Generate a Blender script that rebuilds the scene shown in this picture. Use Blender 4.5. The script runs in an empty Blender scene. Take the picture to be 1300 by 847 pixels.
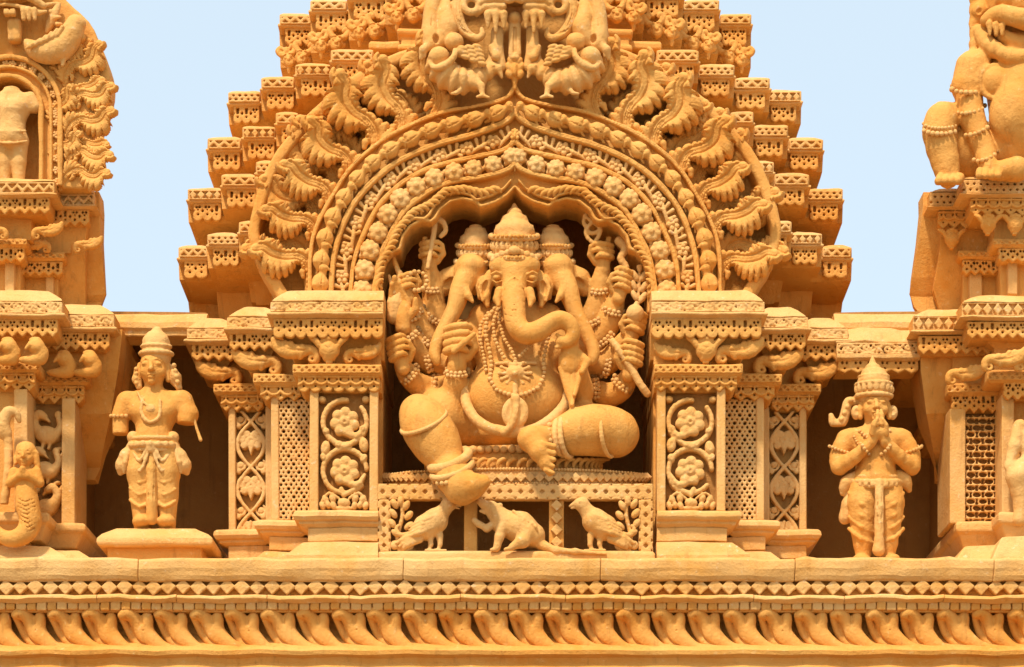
import bpy, bmesh, math, random
import numpy as np
from mathutils import Vector
random.seed(7); np.random.seed(7)
sc = bpy.context.scene
C = sc.collection
R = math.radians
# ---------------------------------------------------------------- camera, sky, sun, exposure
# scale: 200 px of the photograph at the main plane are one metre; the lens stands 15 m off at eye height
S = 200.0; D = 3000.0; CU = 650.0; CV = 1300.0; EYE = 1.6
cam = bpy.data.cameras.new('camera'); co = bpy.data.objects.new('camera', cam); C.objects.link(co)
co.location = (0, -D/S, EYE); co.rotation_euler = (R(90), 0, 0)
cam.sensor_width = 36; cam.lens = 36*D/1300.0
cam.shift_x = 0.0; cam.shift_y = (CV-423.5)/1300.0
cam.clip_start = 0.1; cam.clip_end = 5000
sc.camera = co
SUN_EL, SUN_AZ = 57, 25          # the sun stands behind the viewer, to the left
w = bpy.data.worlds.new('World'); sc.world = w; w.use_nodes = True
nt = w.node_tree; bg = nt.nodes['Background']
sky = nt.nodes.new('ShaderNodeTexSky'); sky.sky_type = 'NISHITA'; sky.sun_disc = False
sky.sun_elevation = R(SUN_EL); sky.sun_rotation = R(180+SUN_AZ)
sky.air_density = 1.0; sky.dust_density = 1.6; sky.ozone_density = 1.0
hz = nt.nodes.new('ShaderNodeMix'); hz.data_type = 'RGBA'; hz.inputs[0].default_value = 0.55      # thin bright haze over the whole sky
nt.links.new(sky.outputs[0], hz.inputs[6]); hz.inputs[7].default_value = (9.3, 11.0, 12.0, 1)
nt.links.new(hz.outputs[2], bg.inputs[0]); bg.inputs[1].default_value = 0.13
sl = bpy.data.lights.new('sun', 'SUN'); so = bpy.data.objects.new('sun', sl); C.objects.link(so)
sl.energy = 4.35; sl.angle = R(5); sl.color = (1.0, 0.95, 0.86)
el, az = R(SUN_EL), R(SUN_AZ)
tosun = Vector((-math.sin(az)*math.cos(el), -math.cos(az)*math.cos(el), math.sin(el)))
so.rotation_euler = tosun.to_track_quat('Z', 'Y').to_euler(); so.location = (-5, -10, 12)
sc.view_settings.view_transform = 'Standard'; sc.view_settings.look = 'None'
sc.view_settings.exposure = -0.12; sc.view_settings.gamma = 1
sc.render.engine = 'CYCLES'
sc.cycles.max_bounces = 8; sc.cycles.diffuse_bounces = 2

# ---------------------------------------------------------------- materials
def plaster(name, base, light, dark, bump=0.4, rough=0.75, scale=1.0, pits=0.5):
    m = bpy.data.materials.new(name); m.use_nodes = True
    n, l = m.node_tree.nodes, m.node_tree.links
    b = n['Principled BSDF']; b.inputs['Roughness'].default_value = rough
    b.inputs['Specular IOR Level'].default_value = 0.3
    tc = n.new('ShaderNodeNewGeometry')
    def noise(s, det, rgh=0.6):
        t = n.new('ShaderNodeTexNoise'); t.inputs['Scale'].default_value = s*scale
        t.inputs['Detail'].default_value = det; t.inputs['Roughness'].default_value = rgh
        l.new(tc.outputs['Position'], t.inputs['Vector']); return t
    def ramp(src, a, b_, ca, cb):
        r = n.new('ShaderNodeValToRGB'); e = r.color_ramp.elements
        e[0].position, e[1].position = a, b_; e[0].color, e[1].color = ca, cb
        l.new(src, r.inputs[0]); return r
    def mix(fac, c1, c2, mode='MIX'):
        x = n.new('ShaderNodeMix'); x.data_type = 'RGBA'; x.blend_type = mode
        for s_, i in ((fac, 0), (c1, 6), (c2, 7)):
            if hasattr(s_, 'default_value') and not isinstance(s_, (float, tuple)): l.new(s_, x.inputs[i])
            else: x.inputs[i].default_value = s_
        return x.outputs[2]
    n1 = noise(1.7, 6); n2 = noise(14, 5, 0.7); n3 = noise(60, 4, 0.7); n4 = noise(4.5, 8, 0.75)
    W1, B0 = (1, 1, 1, 1), (0, 0, 0, 1)
    c = mix(ramp(n1.outputs[0], .38, .66, B0, W1).outputs[0], (*base, 1), (*light, 1))
    c = mix(ramp(n2.outputs[0], .40, .75, B0, (.55, .55, .55, 1)).outputs[0], c, (*light, 1))
    c = mix(ramp(n4.outputs[0], .57, .78, B0, (.55, .55, .55, 1)).outputs[0], c, (*dark, 1))
    c = mix(ramp(n3.outputs[0], .63, .80, B0, (pits, pits, pits, 1)).outputs[0], c, (*dark, 1))
    # faint rain streaks running down the walls, and small chips
    mp = n.new('ShaderNodeMapping'); mp.inputs['Scale'].default_value = (1, 1, .10); l.new(tc.outputs['Position'], mp.inputs['Vector'])
    st = noise(16, 4, .7); l.new(mp.outputs[0], st.inputs['Vector'])
    c = mix(ramp(st.outputs[0], .56, .74, B0, (.42, .42, .42, 1)).outputs[0], c, (*dark, 1))
    n5 = noise(28, 3, .5); c = mix(ramp(n5.outputs[0], .66, .72, B0, (.6, .6, .6, 1)).outputs[0], c, (min(1, light[0]*1.04), light[1]*1.18, light[2]*1.7, 1))
    l.new(c, b.inputs['Base Color'])
    bp = n.new('ShaderNodeBump'); bp.inputs['Strength'].default_value = bump; bp.inputs['Distance'].default_value = 0.02
    ad = n.new('ShaderNodeMath'); ad.operation = 'ADD'
    l.new(n2.outputs[0], ad.inputs[0]); l.new(n3.outputs[0], ad.inputs[1])
    l.new(ad.outputs[0], bp.inputs['Height']); l.new(bp.outputs[0], b.inputs['Normal'])
    return m
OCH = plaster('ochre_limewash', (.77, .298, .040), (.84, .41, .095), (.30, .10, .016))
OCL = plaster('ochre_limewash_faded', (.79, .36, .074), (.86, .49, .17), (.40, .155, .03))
WALLM = plaster('weathered_shade_plaster', (.40, .165, .032), (.50, .23, .05), (.17, .07, .016), pits=.7)  # weathered brown, darkened further to paint shade into niche, bays and panel grounds
GRDM = plaster('courtyard_sand', (.22, .15, .085), (.28, .20, .12), (.15, .1, .06), scale=.5)

# ---------------------------------------------------------------- coordinates and objects
# u right, v down, q toward the viewer: in photo pixels; every object is laid out at its own true distance
def K(q): return (D-q)/D
def W(u, v, q):
    k = K(q); return Vector(((u-CU)*k/S, -q/S, (CV-v)*k/S + EYE))
WORLD = {}
def mesh(name, V, F, a, smooth=True, kq=None):
    """V (n,3) in u,v,q ; a = anchor (u,v,q)"""
    V = np.asarray(V, dtype=np.float64).reshape(-1, 3)
    k = K(a[2] if kq is None else kq)
    L = np.empty((len(V), 3), dtype=np.float32)
    L[:, 0] = (V[:, 0]-a[0])*k/S; L[:, 1] = -(V[:, 2]-a[2])/S; L[:, 2] = -(V[:, 1]-a[1])*k/S
    me = bpy.data.meshes.new(name)
    if isinstance(F, np.ndarray):
        n = len(F); kk = F.shape[1]
        me.vertices.add(len(L)); me.vertices.foreach_set('co', L.ravel())
        me.loops.add(n*kk); me.loops.foreach_set('vertex_index', F.astype(np.int32).ravel())
        me.polygons.add(n); me.polygons.foreach_set('loop_start', np.arange(0, n*kk, kk, dtype=np.int32))
        me.update(calc_edges=True)
    else:
        me.from_pydata(L.tolist(), [], [list(f) for f in F]); me.update()
    if smooth: me.polygons.foreach_set('use_smooth', np.ones(len(me.polygons), dtype=bool))
    return me
def obj(name, me, a, parent=None, mat=None, rot=0, s=1, mirror=False, label=None, cat=None, group=None, kind=None, tilt=0):
    o = bpy.data.objects.new(name, me); C.objects.link(o)
    wl = W(*a); WORLD[o.name] = wl
    if parent is not None:
        o.parent = parent; o.location = wl-WORLD[parent.name]
    else: o.location = wl
    o.rotation_euler = (tilt, R(rot), 0)
    o.scale = (-s if mirror else s, s, s)
    if me is not None and not me.materials: me.materials.append(mat or OCH)
    tag(o, label, cat, group, kind); return o
def tag(o, label=None, cat=None, group=None, kind=None):
    if label: o['label'] = label
    if cat: o['category'] = cat
    if group: o['group'] = group
    if kind: o['kind'] = kind
def thing(name, a, label, cat, group=None):
    return obj(name, None, a, label=label, cat=cat, group=group)
def bevel(o, wd=2.2, seg=2):
    m = o.modifiers.new('bevel', 'BEVEL'); m.width = wd/S; m.segments = seg; m.limit_method = 'ANGLE'; m.angle_limit = R(32)
    m.use_clamp_overlap = True; return o
def wob(x, y, s=1.0):
    return (np.sin(x*.071+y*.113+1.3)+np.sin(x*.173-y*.057+.4)*.6+np.sin(x*.031+y*.29)*.5)*s
def mold_vf(u0, u1, qf, qb, prof, step=14, wb=0.5, sideL=True, sideR=True):
    """block whose profile (out, v) runs round front and both sides, top to bottom"""
    V, F = [], []; n = max(2, int((u1-u0)/step)+1)
    rings = len(prof)
    for pf in prof:
        o_, v = pf[0], pf[1]; oq = pf[2] if len(pf) > 2 else o_      # optional third number: its own offset in depth
        a = u0-(o_ if sideL else 0); b = u1+(o_ if sideR else 0)
        pts = [(a, qb)]+[(a+(b-a)*i/(n-1), qf+oq) for i in range(n)]+[(b, qb)]
        for (u, q) in pts:
            V.append((u+wob(v, q, wb*.5), v+wob(u, q, wb), q+(wob(u, v, wb*.8) if q > qb+1 else 0)))
    m = n+2
    for r in range(rings-1):
        for i in range(m):
            j = (i+1) % m
            F.append((r*m+i, (r+1)*m+i, (r+1)*m+j, r*m+j))
    F.append(tuple(range(m))); F.append(tuple((rings-1)*m+i for i in reversed(range(m))))
    return V, F
def mold(name, u0, u1, qf, qb, prof, parent=None, mat=None, bev=2.0, **kw):
    tg = {k: kw.pop(k) for k in ('label', 'cat', 'group', 'kind') if k in kw}
    V, F = mold_vf(u0, u1, qf, qb, prof, **kw)
    a = ((u0+u1)/2, prof[-1][1], qf)
    o = obj(name, mesh(name, V, F, a, smooth=False), a, parent, mat, **tg)
    if bev: bevel(o, bev)
    return o
def box(name, u0, u1, v0, v1, qf, qb, parent=None, mat=None, bev=1.6, **kw):
    return mold(name, u0, u1, qf, qb, [(0, v0), (0, v1)], parent, mat, bev, **kw)

# ---------------------------------------------------------------- sculpting: smooth-blended solids meshed with surface nets
CORN = np.array([[i & 1, (i >> 1) & 1, (i >> 2) & 1] for i in range(8)])
EDG = [(a, b) for a in range(8) for b in range(a+1, 8) if bin(a ^ b).count('1') == 1]
def nets(Fd, h, org):
    Sg = Fd < 0
    nx, ny, nz = Fd.shape
    cnt = np.zeros((nx-1, ny-1, nz-1), dtype=np.int8)
    for c in CORN: cnt += Sg[c[0]:nx-1+c[0], c[1]:ny-1+c[1], c[2]:nz-1+c[2]]
    act = (cnt > 0) & (cnt < 8)
    I = np.argwhere(act); N = len(I)
    val = np.stack([Fd[I[:, 0]+c[0], I[:, 1]+c[1], I[:, 2]+c[2]] for c in CORN], 1)
    acc = np.zeros((N, 3)); num = np.zeros(N)
    for a, b in EDG:
        va, vb = val[:, a], val[:, b]; m = (va < 0) != (vb < 0)
        t = np.where(m, va/np.where(m, va-vb, 1), 0)
        acc += np.where(m[:, None], CORN[a]+(CORN[b]-CORN[a])*t[:, None], 0); num += m
    P = (I+acc/num[:, None])*h+np.asarray(org)
    vid = np.full(act.shape, -1, dtype=np.int32); vid[act] = np.arange(N)
    Q = []
    for ax in range(3):
        o1, o2 = [(1, 2), (2, 0), (0, 1)][ax]
        sl0 = [slice(1, -1)]*3; sl0[ax] = slice(0, -1); sl1 = [slice(1, -1)]*3; sl1[ax] = slice(1, None)
        A, B = Sg[tuple(sl0)], Sg[tuple(sl1)]
        off = np.ones(3, dtype=int); off[ax] = 0
        for msk, flip in ((A & ~B, False), (~A & B, True)):
            E = np.argwhere(msk)+off
            if not len(E): continue
            def g(d1, d2):
                e = E.copy(); e[:, o1] -= d1; e[:, o2] -= d2; return vid[e[:, 0], e[:, 1], e[:, 2]]
            q = np.stack([g(1, 1), g(0, 1), g(0, 0), g(1, 0)], 1)
            # (u,v,q) with v down and q toward the viewer maps to a right-handed frame mirrored twice
            Q.append(q if flip else q[:, ::-1])
    return P, np.concatenate(Q)
class Vol:
    def __init__(s, u0, u1, v0, v1, q0, q1, h=1.2):
        s.h = h; s.o = (u0, v0, q0)
        s.ax = [np.arange(a, b+h, h, dtype=np.float32) for a, b in ((u0, u1), (v0, v1), (q0, q1))]
        s.F = np.full([len(a) for a in s.ax], 50.0, dtype=np.float32)
        s.qr = None                 # reference distance: pieces nearer or farther are set at their own true distance
    def at(s, c):
        if s.qr is None: return np.array(c, float)
        f = K(c[2])/K(s.qr); return np.array((CU+(c[0]-CU)*f, CV+(c[1]-CV)*f, c[2]), float)
    def win(s, lo, hi):
        sl = []
        for a, l_, h_ in zip(s.ax, lo, hi):
            i = int(max(0, math.floor((l_-a[0])/s.h))); j = int(min(len(a), math.ceil((h_-a[0])/s.h)+1))
            if j <= i: return None
            sl.append(slice(i, j))
        X = s.ax[0][sl[0]][:, None, None]; Y = s.ax[1][sl[1]][None, :, None]; Z = s.ax[2][sl[2]][None, None, :]
        return tuple(sl), X, Y, Z
    def add(s, sl, d, k=0.0, sub=False):
        A = s.F[sl]
        if sub:
            d = -d
            if k > 0:
                hh = np.maximum(k-np.abs(A-d), 0)/k; r = np.maximum(A, d)+hh*hh*k*.25
            else: r = np.maximum(A, d)
        else:
            if k > 0:
                hh = np.maximum(k-np.abs(A-d), 0)/k; r = np.minimum(A, d)-hh*hh*k*.25
            else: r = np.minimum(A, d)
        s.F[sl] = r
    def cap(s, p, q, r1, r2=None, k=3.0, sub=False, flat=1.0):
        if r2 is None: r2 = r1
        p = s.at(p); q = s.at(q); m = max(r1, r2)+k+2.5*s.h
        w_ = s.win(np.minimum(p, q)-m, np.maximum(p, q)+m)
        if w_ is None: return s
        sl, X, Y, Z = w_; d = q-p; dd = max(float(d@d), 1e-6)
        t = np.clip(((X-p[0])*d[0]+(Y-p[1])*d[1]+(Z-p[2])*d[2])/dd, 0, 1)
        dist = np.sqrt((X-p[0]-t*d[0])**2+(Y-p[1]-t*d[1])**2+((Z-p[2]-t*d[2])/flat)**2)-(r1+(r2-r1)*t)
        s.add(sl, dist, k, sub); return s
    def ell(s, c, r, rot=0.0, k=3.0, sub=False):
        """ellipsoid, rot degrees clockwise on the picture"""
        if not hasattr(r, '__len__'): r = (r, r, r)
        m = max(r)+k+2.5*s.h; c = s.at(c)
        mz = r[2]+k+2.5*s.h
        w_ = s.win(c-(m, m, mz), c+(m, m, mz))
        if w_ is None: return s
        sl, X, Y, Z = w_; ca, sa = math.cos(R(rot)), math.sin(R(rot))
        x = (X-c[0])*ca+(Y-c[1])*sa; y = -(X-c[0])*sa+(Y-c[1])*ca; z = Z-c[2]
        k0 = np.sqrt((x/r[0])**2+(y/r[1])**2+(z/r[2])**2)
        k1 = np.sqrt((x/r[0]**2)**2+(y/r[1]**2)**2+(z/r[2]**2)**2)+1e-6
        s.add(sl, (k0*(k0-1)/k1), k, sub); return s
    def chain(s, pts, rs, k=3.0, sub=False, q=None, sm=0):
        pts = [tuple(p) if len(p) == 3 else (p[0], p[1], q) for p in pts]
        if not hasattr(rs, '__len__'): rs = [rs]*len(pts)
        if sm: pts, rs = spline(pts, rs, sm)
        for i in range(len(pts)-1): s.cap(pts[i], pts[i+1], rs[i], rs[i+1], k, sub)
        return s
    def ring(s, c, ru, rv, r, k=1.0, n=20, tilt=0, qa=0, a0=0, a1=360):
        """ring in the picture plane (ru x rv), rotated by tilt, with depth amplitude qa along its short axis"""
        P = []
        for i in range(n+1):
            a = R(a0+(a1-a0)*i/n); x, y = ru*math.cos(a), rv*math.sin(a)
            P.append((c[0]+x*math.cos(R(tilt))-y*math.sin(R(tilt)), c[1]+x*math.sin(R(tilt))+y*math.cos(R(tilt)), c[2]+qa*math.sin(a)))
        return s.chain(P, r, k)
    def box(s, u0, u1, v0, v1, q0, q1, k=0, sub=False, r=1.0):
        w_ = s.win((u0-k-3, v0-k-3, q0-k-3), (u1+k+3, v1+k+3, q1+k+3))
        if w_ is None: return s
        sl, X, Y, Z = w_
        dx = np.abs(X-(u0+u1)/2)-(u1-u0)/2+r; dy = np.abs(Y-(v0+v1)/2)-(v1-v0)/2+r; dz = np.abs(Z-(q0+q1)/2)-(q1-q0)/2+r
        d = np.sqrt(np.maximum(dx, 0)**2+np.maximum(dy, 0)**2+np.maximum(dz, 0)**2)+np.minimum(np.maximum(np.maximum(dx, dy), dz), 0)-r
        s.add(sl, d, k, sub); return s
    def flat(s, fn, q0, q1, k=0, rnd=2.0, sub=False):
        """extrude a 2-D signed distance fn(U,V) between q0 and q1 with rounded edges"""
        U = s.ax[0][:, None]; V = s.ax[1][None, :]
        d2 = np.broadcast_to(fn(U, V), (len(s.ax[0]), len(s.ax[1])))[:, :, None]
        Z = s.ax[2][None, None, :]; dz = np.abs(Z-(q0+q1)/2)-(q1-q0)/2
        a, b = d2+rnd, dz+rnd
        d = np.sqrt(np.maximum(a, 0)**2+np.maximum(b, 0)**2)+np.minimum(np.maximum(a, b), 0)-rnd
        s.add((slice(None),)*3, d, k, sub); return s
    def back(s):
        """carry every form straight back to the ground it is carved from"""
        s.F = np.ascontiguousarray(np.minimum.accumulate(s.F[:, :, ::-1], axis=2)[:, :, ::-1]); return s
    def rough(s, amp=0.4, f=.35):
        """uneven hand-modelled surface: smooth random lattice noise at two scales"""
        for f_, a_ in ((f*.45, amp*1.3), (f*1.3, amp*.55)):
            n = [max(3, int(len(x)*s.h*f_)+3) for x in s.ax]; L = np.random.uniform(-1, 1, n).astype(np.float32)
            for k, x in enumerate(s.ax):
                p = (x-x[0])*f_; i = p.astype(int); t = p-i; t = (t*t*(3-2*t)).astype(np.float32)
                sh = [1, 1, 1]; sh[k] = len(x); t = t.reshape(sh)
                L = np.take(L, i, axis=k)*(1-t)+np.take(L, i+1, axis=k)*t
            s.F += a_*L
        return s
    def mesh(s, name, a, smooth=True):
        s.F[0] = s.F[-1] = 5; s.F[:, 0] = s.F[:, -1] = 5; s.F[:, :, 0] = s.F[:, :, -1] = 5
        P, Q = nets(s.F, s.h, s.o); s.F = None
        return mesh(name, P, Q, a, smooth)
def spline(pts, rs, n):
    P = [np.array(p, float) for p in pts]; P = [2*P[0]-P[1]]+P+[2*P[-1]-P[-2]]; out, ro = [], []
    for i in range(1, len(P)-2):
        for j in range(n):
            t = j/n; a, b, c, d = P[i-1], P[i], P[i+1], P[i+2]
            out.append(tuple(.5*((2*b)+(-a+c)*t+(2*a-5*b+4*c-d)*t*t+(-a+3*b-3*c+d)*t**3)))
            if rs is not None: ro.append(rs[i-1]+(rs[i]-rs[i-1])*t)
    out.append(tuple(P[-2]));
    if rs is not None: ro.append(rs[-1])
    return out, ro
# 2-D distance helpers
def sseg(U, V, a, b, r1, r2=None):
    r2 = r1 if r2 is None else r2; dx, dy = b[0]-a[0], b[1]-a[1]; dd = dx*dx+dy*dy+1e-9
    t = np.clip(((U-a[0])*dx+(V-a[1])*dy)/dd, 0, 1)
    return np.sqrt((U-a[0]-t*dx)**2+(V-a[1]-t*dy)**2)-(r1+(r2-r1)*t)
def spoly(U, V, pts, r):
    d = 1e3
    for i in range(len(pts)-1): d = np.minimum(d, sseg(U, V, pts[i], pts[i+1], r))
    return d
def scirc(U, V, c, r): return np.sqrt((U-c[0])**2+(V-c[1])**2)-r
def sdia(U, V, c, a, b): return (np.abs(U-c[0])/a+np.abs(V-c[1])/b-1)*a*b/math.hypot(a, b)
def srect(U, V, u0, u1, v0, v1): return np.maximum(np.abs(U-(u0+u1)/2)-(u1-u0)/2, np.abs(V-(v0+v1)/2)-(v1-v0)/2)
def rep(U, p, o=0): return (U-o) % p-p/2
def along(pts, n=None, step=None):
    P = np.array(pts, float); L = np.concatenate([[0], np.cumsum(np.hypot(*np.diff(P[:, :2], axis=0).T))])
    if n is None: n = max(2, int(L[-1]/step)+1)
    t = np.linspace(0, L[-1], n); X = np.stack([np.interp(t, L, P[:, i]) for i in range(P.shape[1])], 1)
    T = np.gradient(X, axis=0); return X, np.degrees(np.arctan2(T[:, 1], T[:, 0]))
_t = (1+5**.5)/2
_IV = np.array([(-1, _t, 0), (1, _t, 0), (-1, -_t, 0), (1, -_t, 0), (0, -1, _t), (0, 1, _t), (0, -1, -_t), (0, 1, -_t), (_t, 0, -1), (_t, 0, 1), (-_t, 0, -1), (-_t, 0, 1)], float)
_IV /= np.linalg.norm(_IV[0])
_IF = [(0, 11, 5), (0, 5, 1), (0, 1, 7), (0, 7, 10), (0, 10, 11), (1, 5, 9), (5, 11, 4), (11, 10, 2), (10, 7, 6), (7, 1, 8), (3, 9, 4), (3, 4, 2), (3, 2, 6), (3, 6, 8), (3, 8, 9), (4, 9, 5), (2, 4, 11), (6, 2, 10), (8, 6, 7), (9, 8, 1)]
def _sub():
    V = [tuple(x) for x in _IV]; F = []; mid = {}
    def m(a, b):
        k = (min(a, b), max(a, b))
        if k not in mid:
            p = (np.array(V[a])+np.array(V[b]))/2; V.append(tuple(p/np.linalg.norm(p))); mid[k] = len(V)-1
        return mid[k]
    for a, b, c in _IF:
        x, y, z = m(a, b), m(b, c), m(c, a); F += [(a, x, z), (b, y, x), (c, z, y), (x, y, z)]
    return np.array(V), np.array(F)
SV, SF = _sub()
def beads(name, lines, parent, r=2.2, step=None, mat=None, qr=None, **kw):
    """strings of small round beads as one mesh; lines: list of [(u,v,q),...]"""
    Vs, Fs, n = [], [], 0
    for ln in lines:
        rr = r
        if isinstance(ln, tuple): ln, rr = ln
        X, _ = along(ln, step=(step or rr*1.75))
        if qr is not None: X = np.array([(CU+(p[0]-CU)*K(p[2])/K(qr), CV+(p[1]-CV)*K(p[2])/K(qr), p[2]) for p in X])
        for p in X:
            j = 1+.12*math.sin(p[0]*3.1+p[1]*1.7)
            Vs.append(SV*rr*j+p); Fs.append(SF[:, ::-1]+n); n += len(SV)
    V = np.concatenate(Vs); c = V.mean(0); a = (c[0], c[1], c[2] if qr is None else qr)
    return obj(name, mesh(name, V, np.concatenate(Fs), a), a, parent, mat, **{'kind': 'stuff', **kw})
# ================================================================ SETTING
def ground():
    me = bpy.data.meshes.new('ground'); n = 24; V = []; F = []
    for i in range(n+1):
        for j in range(n+1): V.append((-600+1200*i/n, -500+1200*j/n, 0.0))
    for i in range(n):
        for j in range(n): a = i*(n+1)+j; F.append((a, a+n+1, a+n+2, a+1))
    me.from_pydata(V, [], F); o = bpy.data.objects.new('ground', me); C.objects.link(o); me.materials.append(GRDM); o['kind'] = 'structure'
ground()
# main wall of the temple below the cornice, and the parapet wall behind the statues
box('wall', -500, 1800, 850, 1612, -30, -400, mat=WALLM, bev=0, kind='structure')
box('parapet_wall', -420, 1720, 400, 712, -290, -345, mat=WALLM, bev=0, kind='structure')  # bay shade is part of this wall's dark colour

# ================================================================ CORNICE
corn = thing('cornice', (655, 850, 40), 'long carved cornice with diamonds, square blocks and curling leaves along the foot of the scene', 'cornice')
def run(name, q, qb, prof, mat, wmin, wmax, wb, bev):
    u = -480.0; k = 0
    while u < 1780:
        w_ = random.uniform(wmin, wmax); j = random.uniform(-1, 1)
        mold(name, u, u+w_-.45, q+j*.9, qb, [(o_, v_+j*.5+(0 if i_ else j*.4)) for i_, (o_, v_) in enumerate(prof)], corn, mat, step=14, wb=wb, sideL=False, sideR=False, bev=bev); u += w_; k += 1
run('ledge_stone', 52, -350, [(0, 709), (2, 712), (2, 722), (1, 726), (0, 731), (-3, 737)], OCL, 240, 420, .8, 1.6)
box('band', -480, 1780, 736, 757, 36, -100, corn, bev=0)
run('fillet_stone', 50, -100, [(-3, 755), (0, 757), (1, 760), (-6, 764)], OCL, 90, 170, .9, 1)
box('band', -480, 1780, 763, 777, 37, -100, corn, bev=0)
# cove behind the leaves: hollow at the top, swelling to the foot
mold('cove', -480, 1780, 0, -100, [(32, 776), (12, 779), (4, 790), (8, 806), (22, 820), (43, 829), (47, 833), (46, 838), (38, 841), (36, 847), (40, 856), (30, 862)], corn, OCH, step=26, wb=.8, sideL=False, sideR=False, bev=0)
def lozenge_mesh():
    v = Vol(-13, 13, -13, 13, -3, 13, .9)
    v.flat(lambda U, V: sdia(U, V, (0, 0), 10.4, 10.4), -2, 9.5, rnd=1.3)
    v.rough(.3, .5)
    return v.mesh('diamond', (0, 0, 0))
LOZ = lozenge_mesh()
i = 0; u = -66.0
while u < 1380:
    s = 1+.06*math.sin(i*2.3)
    obj('diamond', LOZ, (u, 746.6+.7*math.sin(i*1.9), 37), corn, OCL, s=s, rot=3*math.sin(i*4.1)); u += 18.7+.9*math.sin(i*1.3); i += 1
def block_mesh(k):
    v = Vol(-10, 10, -10, 10, -3, 9, .9); v.box(-5.6-k*.4, 5.6+k*.4, -5.6, 5.6, -2, 6, r=1.6); v.rough(.35, .6)
    return v.mesh('block', (0, 0, 0))
BLK = [block_mesh(k) for k in range(3)]
i = 0; u = -60.0; pk = 1
while u < 1370:
    k = (i*7+i//3) % 3; u += 6.0+pk*.4+k*.4+.5
    obj('block', BLK[k], (u, 769.8+.5*math.sin(i), 37-.8*(i % 2)), corn, OCL if i % 5 else OCH); pk = k; u += 6.0; i += 1
def cornice_leaf(var):
    v = Vol(-30, 62, -8, 66, -16, 34, 1.0)
    for p_, q_ in (((-8, 8, 6), (-4, 24, -6)), ((-4, 24, -6), (10, 38, -6)), ((10, 38, -6), (34, 48, 0)), ((14, 12, 4), (12, 28, -4))): v.cap(p_, q_, 5, 6, 4)
    # broad tongue curling out at the upper left, sweeping down to the right
    v.chain([(-15, 8, 18), (-8, 5, 17), (1, 12, 11), (5, 22, 7), (11, 33, 6), (24, 43, 8), (42, 50, 12), (52, 52, 14)], [4.5, 6.5, 7, 8, 9, 8, 5, 2], 4, sm=3)
    v.chain([(16, 8, 14), (15, 15, 11), (14, 26, 8), (20, 36, 8), (32, 45, 11)], [5, 6, 7.5, 8, 5], 4, sm=3)
    v.chain([(-16, 9, 15), (-11, 20, 6), (-5, 32, 3), (6, 43, 6), (22, 50, 9)], [3.2, 4, 4.4, 4.4, 3], 2, sm=3)
    v.chain([(-10, 10, 22), (-5, 22, 13), (1, 33, 10), (10, 43, 12), (20, 48, 14)], [1.0, 1.4, 1.5, 1.4, 1.0], .8, sub=True, sm=3)
    v.chain([(8, 10, 20), (9, 18, 17)], [2.2, 1], 3, sub=True)
    if var: v.ell((11, 27, 15), (3, 3, 2), 0, 1); v.ell((11, 27, 17.2), (1.5, 1.5, 1.5), 0, .5, True)
    else: v.ell((10, 29, 14), (4, 2, 2), 30, 2)
    v.rough(.2, .25)
    return v.mesh('leaf', (0, 0, 0))
CLF = [cornice_leaf(0), cornice_leaf(1)]
for i in range(33):
    u = -52+i*44.9-(i > 22)*0
    obj('leaf', CLF[(i*5 % 3) % 2], (u, 776, 17), corn, OCH, s=1+.03*math.sin(i*1.7), rot=2*math.sin(i*3.3))

# ================================================================ carved bands
def pendant_band(name, u0, u1, v0, v1, q, parent, pitch=12, kind='round', slots=True, mat=None, th=8, seed=0):
    """pierced hanging strip: rows of small holes, slots and a scalloped or pointed lower edge"""
    H = v1-v0; am = min(6.5, H*.26)
    n = max(1, round((u1-u0)/pitch)); p = (u1-u0)/n
    vo = Vol(u0-3, u1+3, v0-3, v1+3, q-th-2, q+3, .95)
    def f(U, V):
        x = rep(U, p, u0)
        if kind == 'round': edge = v1-am+np.sqrt(np.maximum(1-(x/(p*.5))**2, 0))*am
        elif kind == 'point': edge = v1-np.abs(x)/(p*.5)*am
        else: edge = v1-am*.6*(np.abs(x)/(p*.5))**2-am*.2
        d = np.maximum(srect(U, V, u0, u1, v0, v1), (V-edge)*.8)
        for i in range(n):
            c = u0+(i+.5)*p; hs = (i*7+seed*3) % 5
            d = np.maximum(d, -scirc(U, V, (c, v0+H*.62), 1.45))
            if H > 17: d = np.maximum(d, -sdia(U, V, (u0+i*p, v0+H*.42), 1.9, 2.6))
            if slots and hs in (1, 3): d = np.maximum(d, -srect(U, V, c-1.7, c+1.7, v0+H*.10, v0+H*.46))
            else:
                d = np.maximum(d, -sdia(U, V, (c-p*.17, v0+H*.2), 1.8, 2.1)); d = np.maximum(d, -sdia(U, V, (c+p*.17, v0+H*.2), 1.8, 2.1))
                if H > 20: d = np.maximum(d, -scirc(U, V, (c, v0+H*.36), 1.1))
        return d
    vo.flat(f, q-th, q, rnd=1.3); vo.rough(.3, .4)
    a = ((u0+u1)/2, v1, q); return obj(name, vo.mesh(name, a), a, parent, mat)
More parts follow.
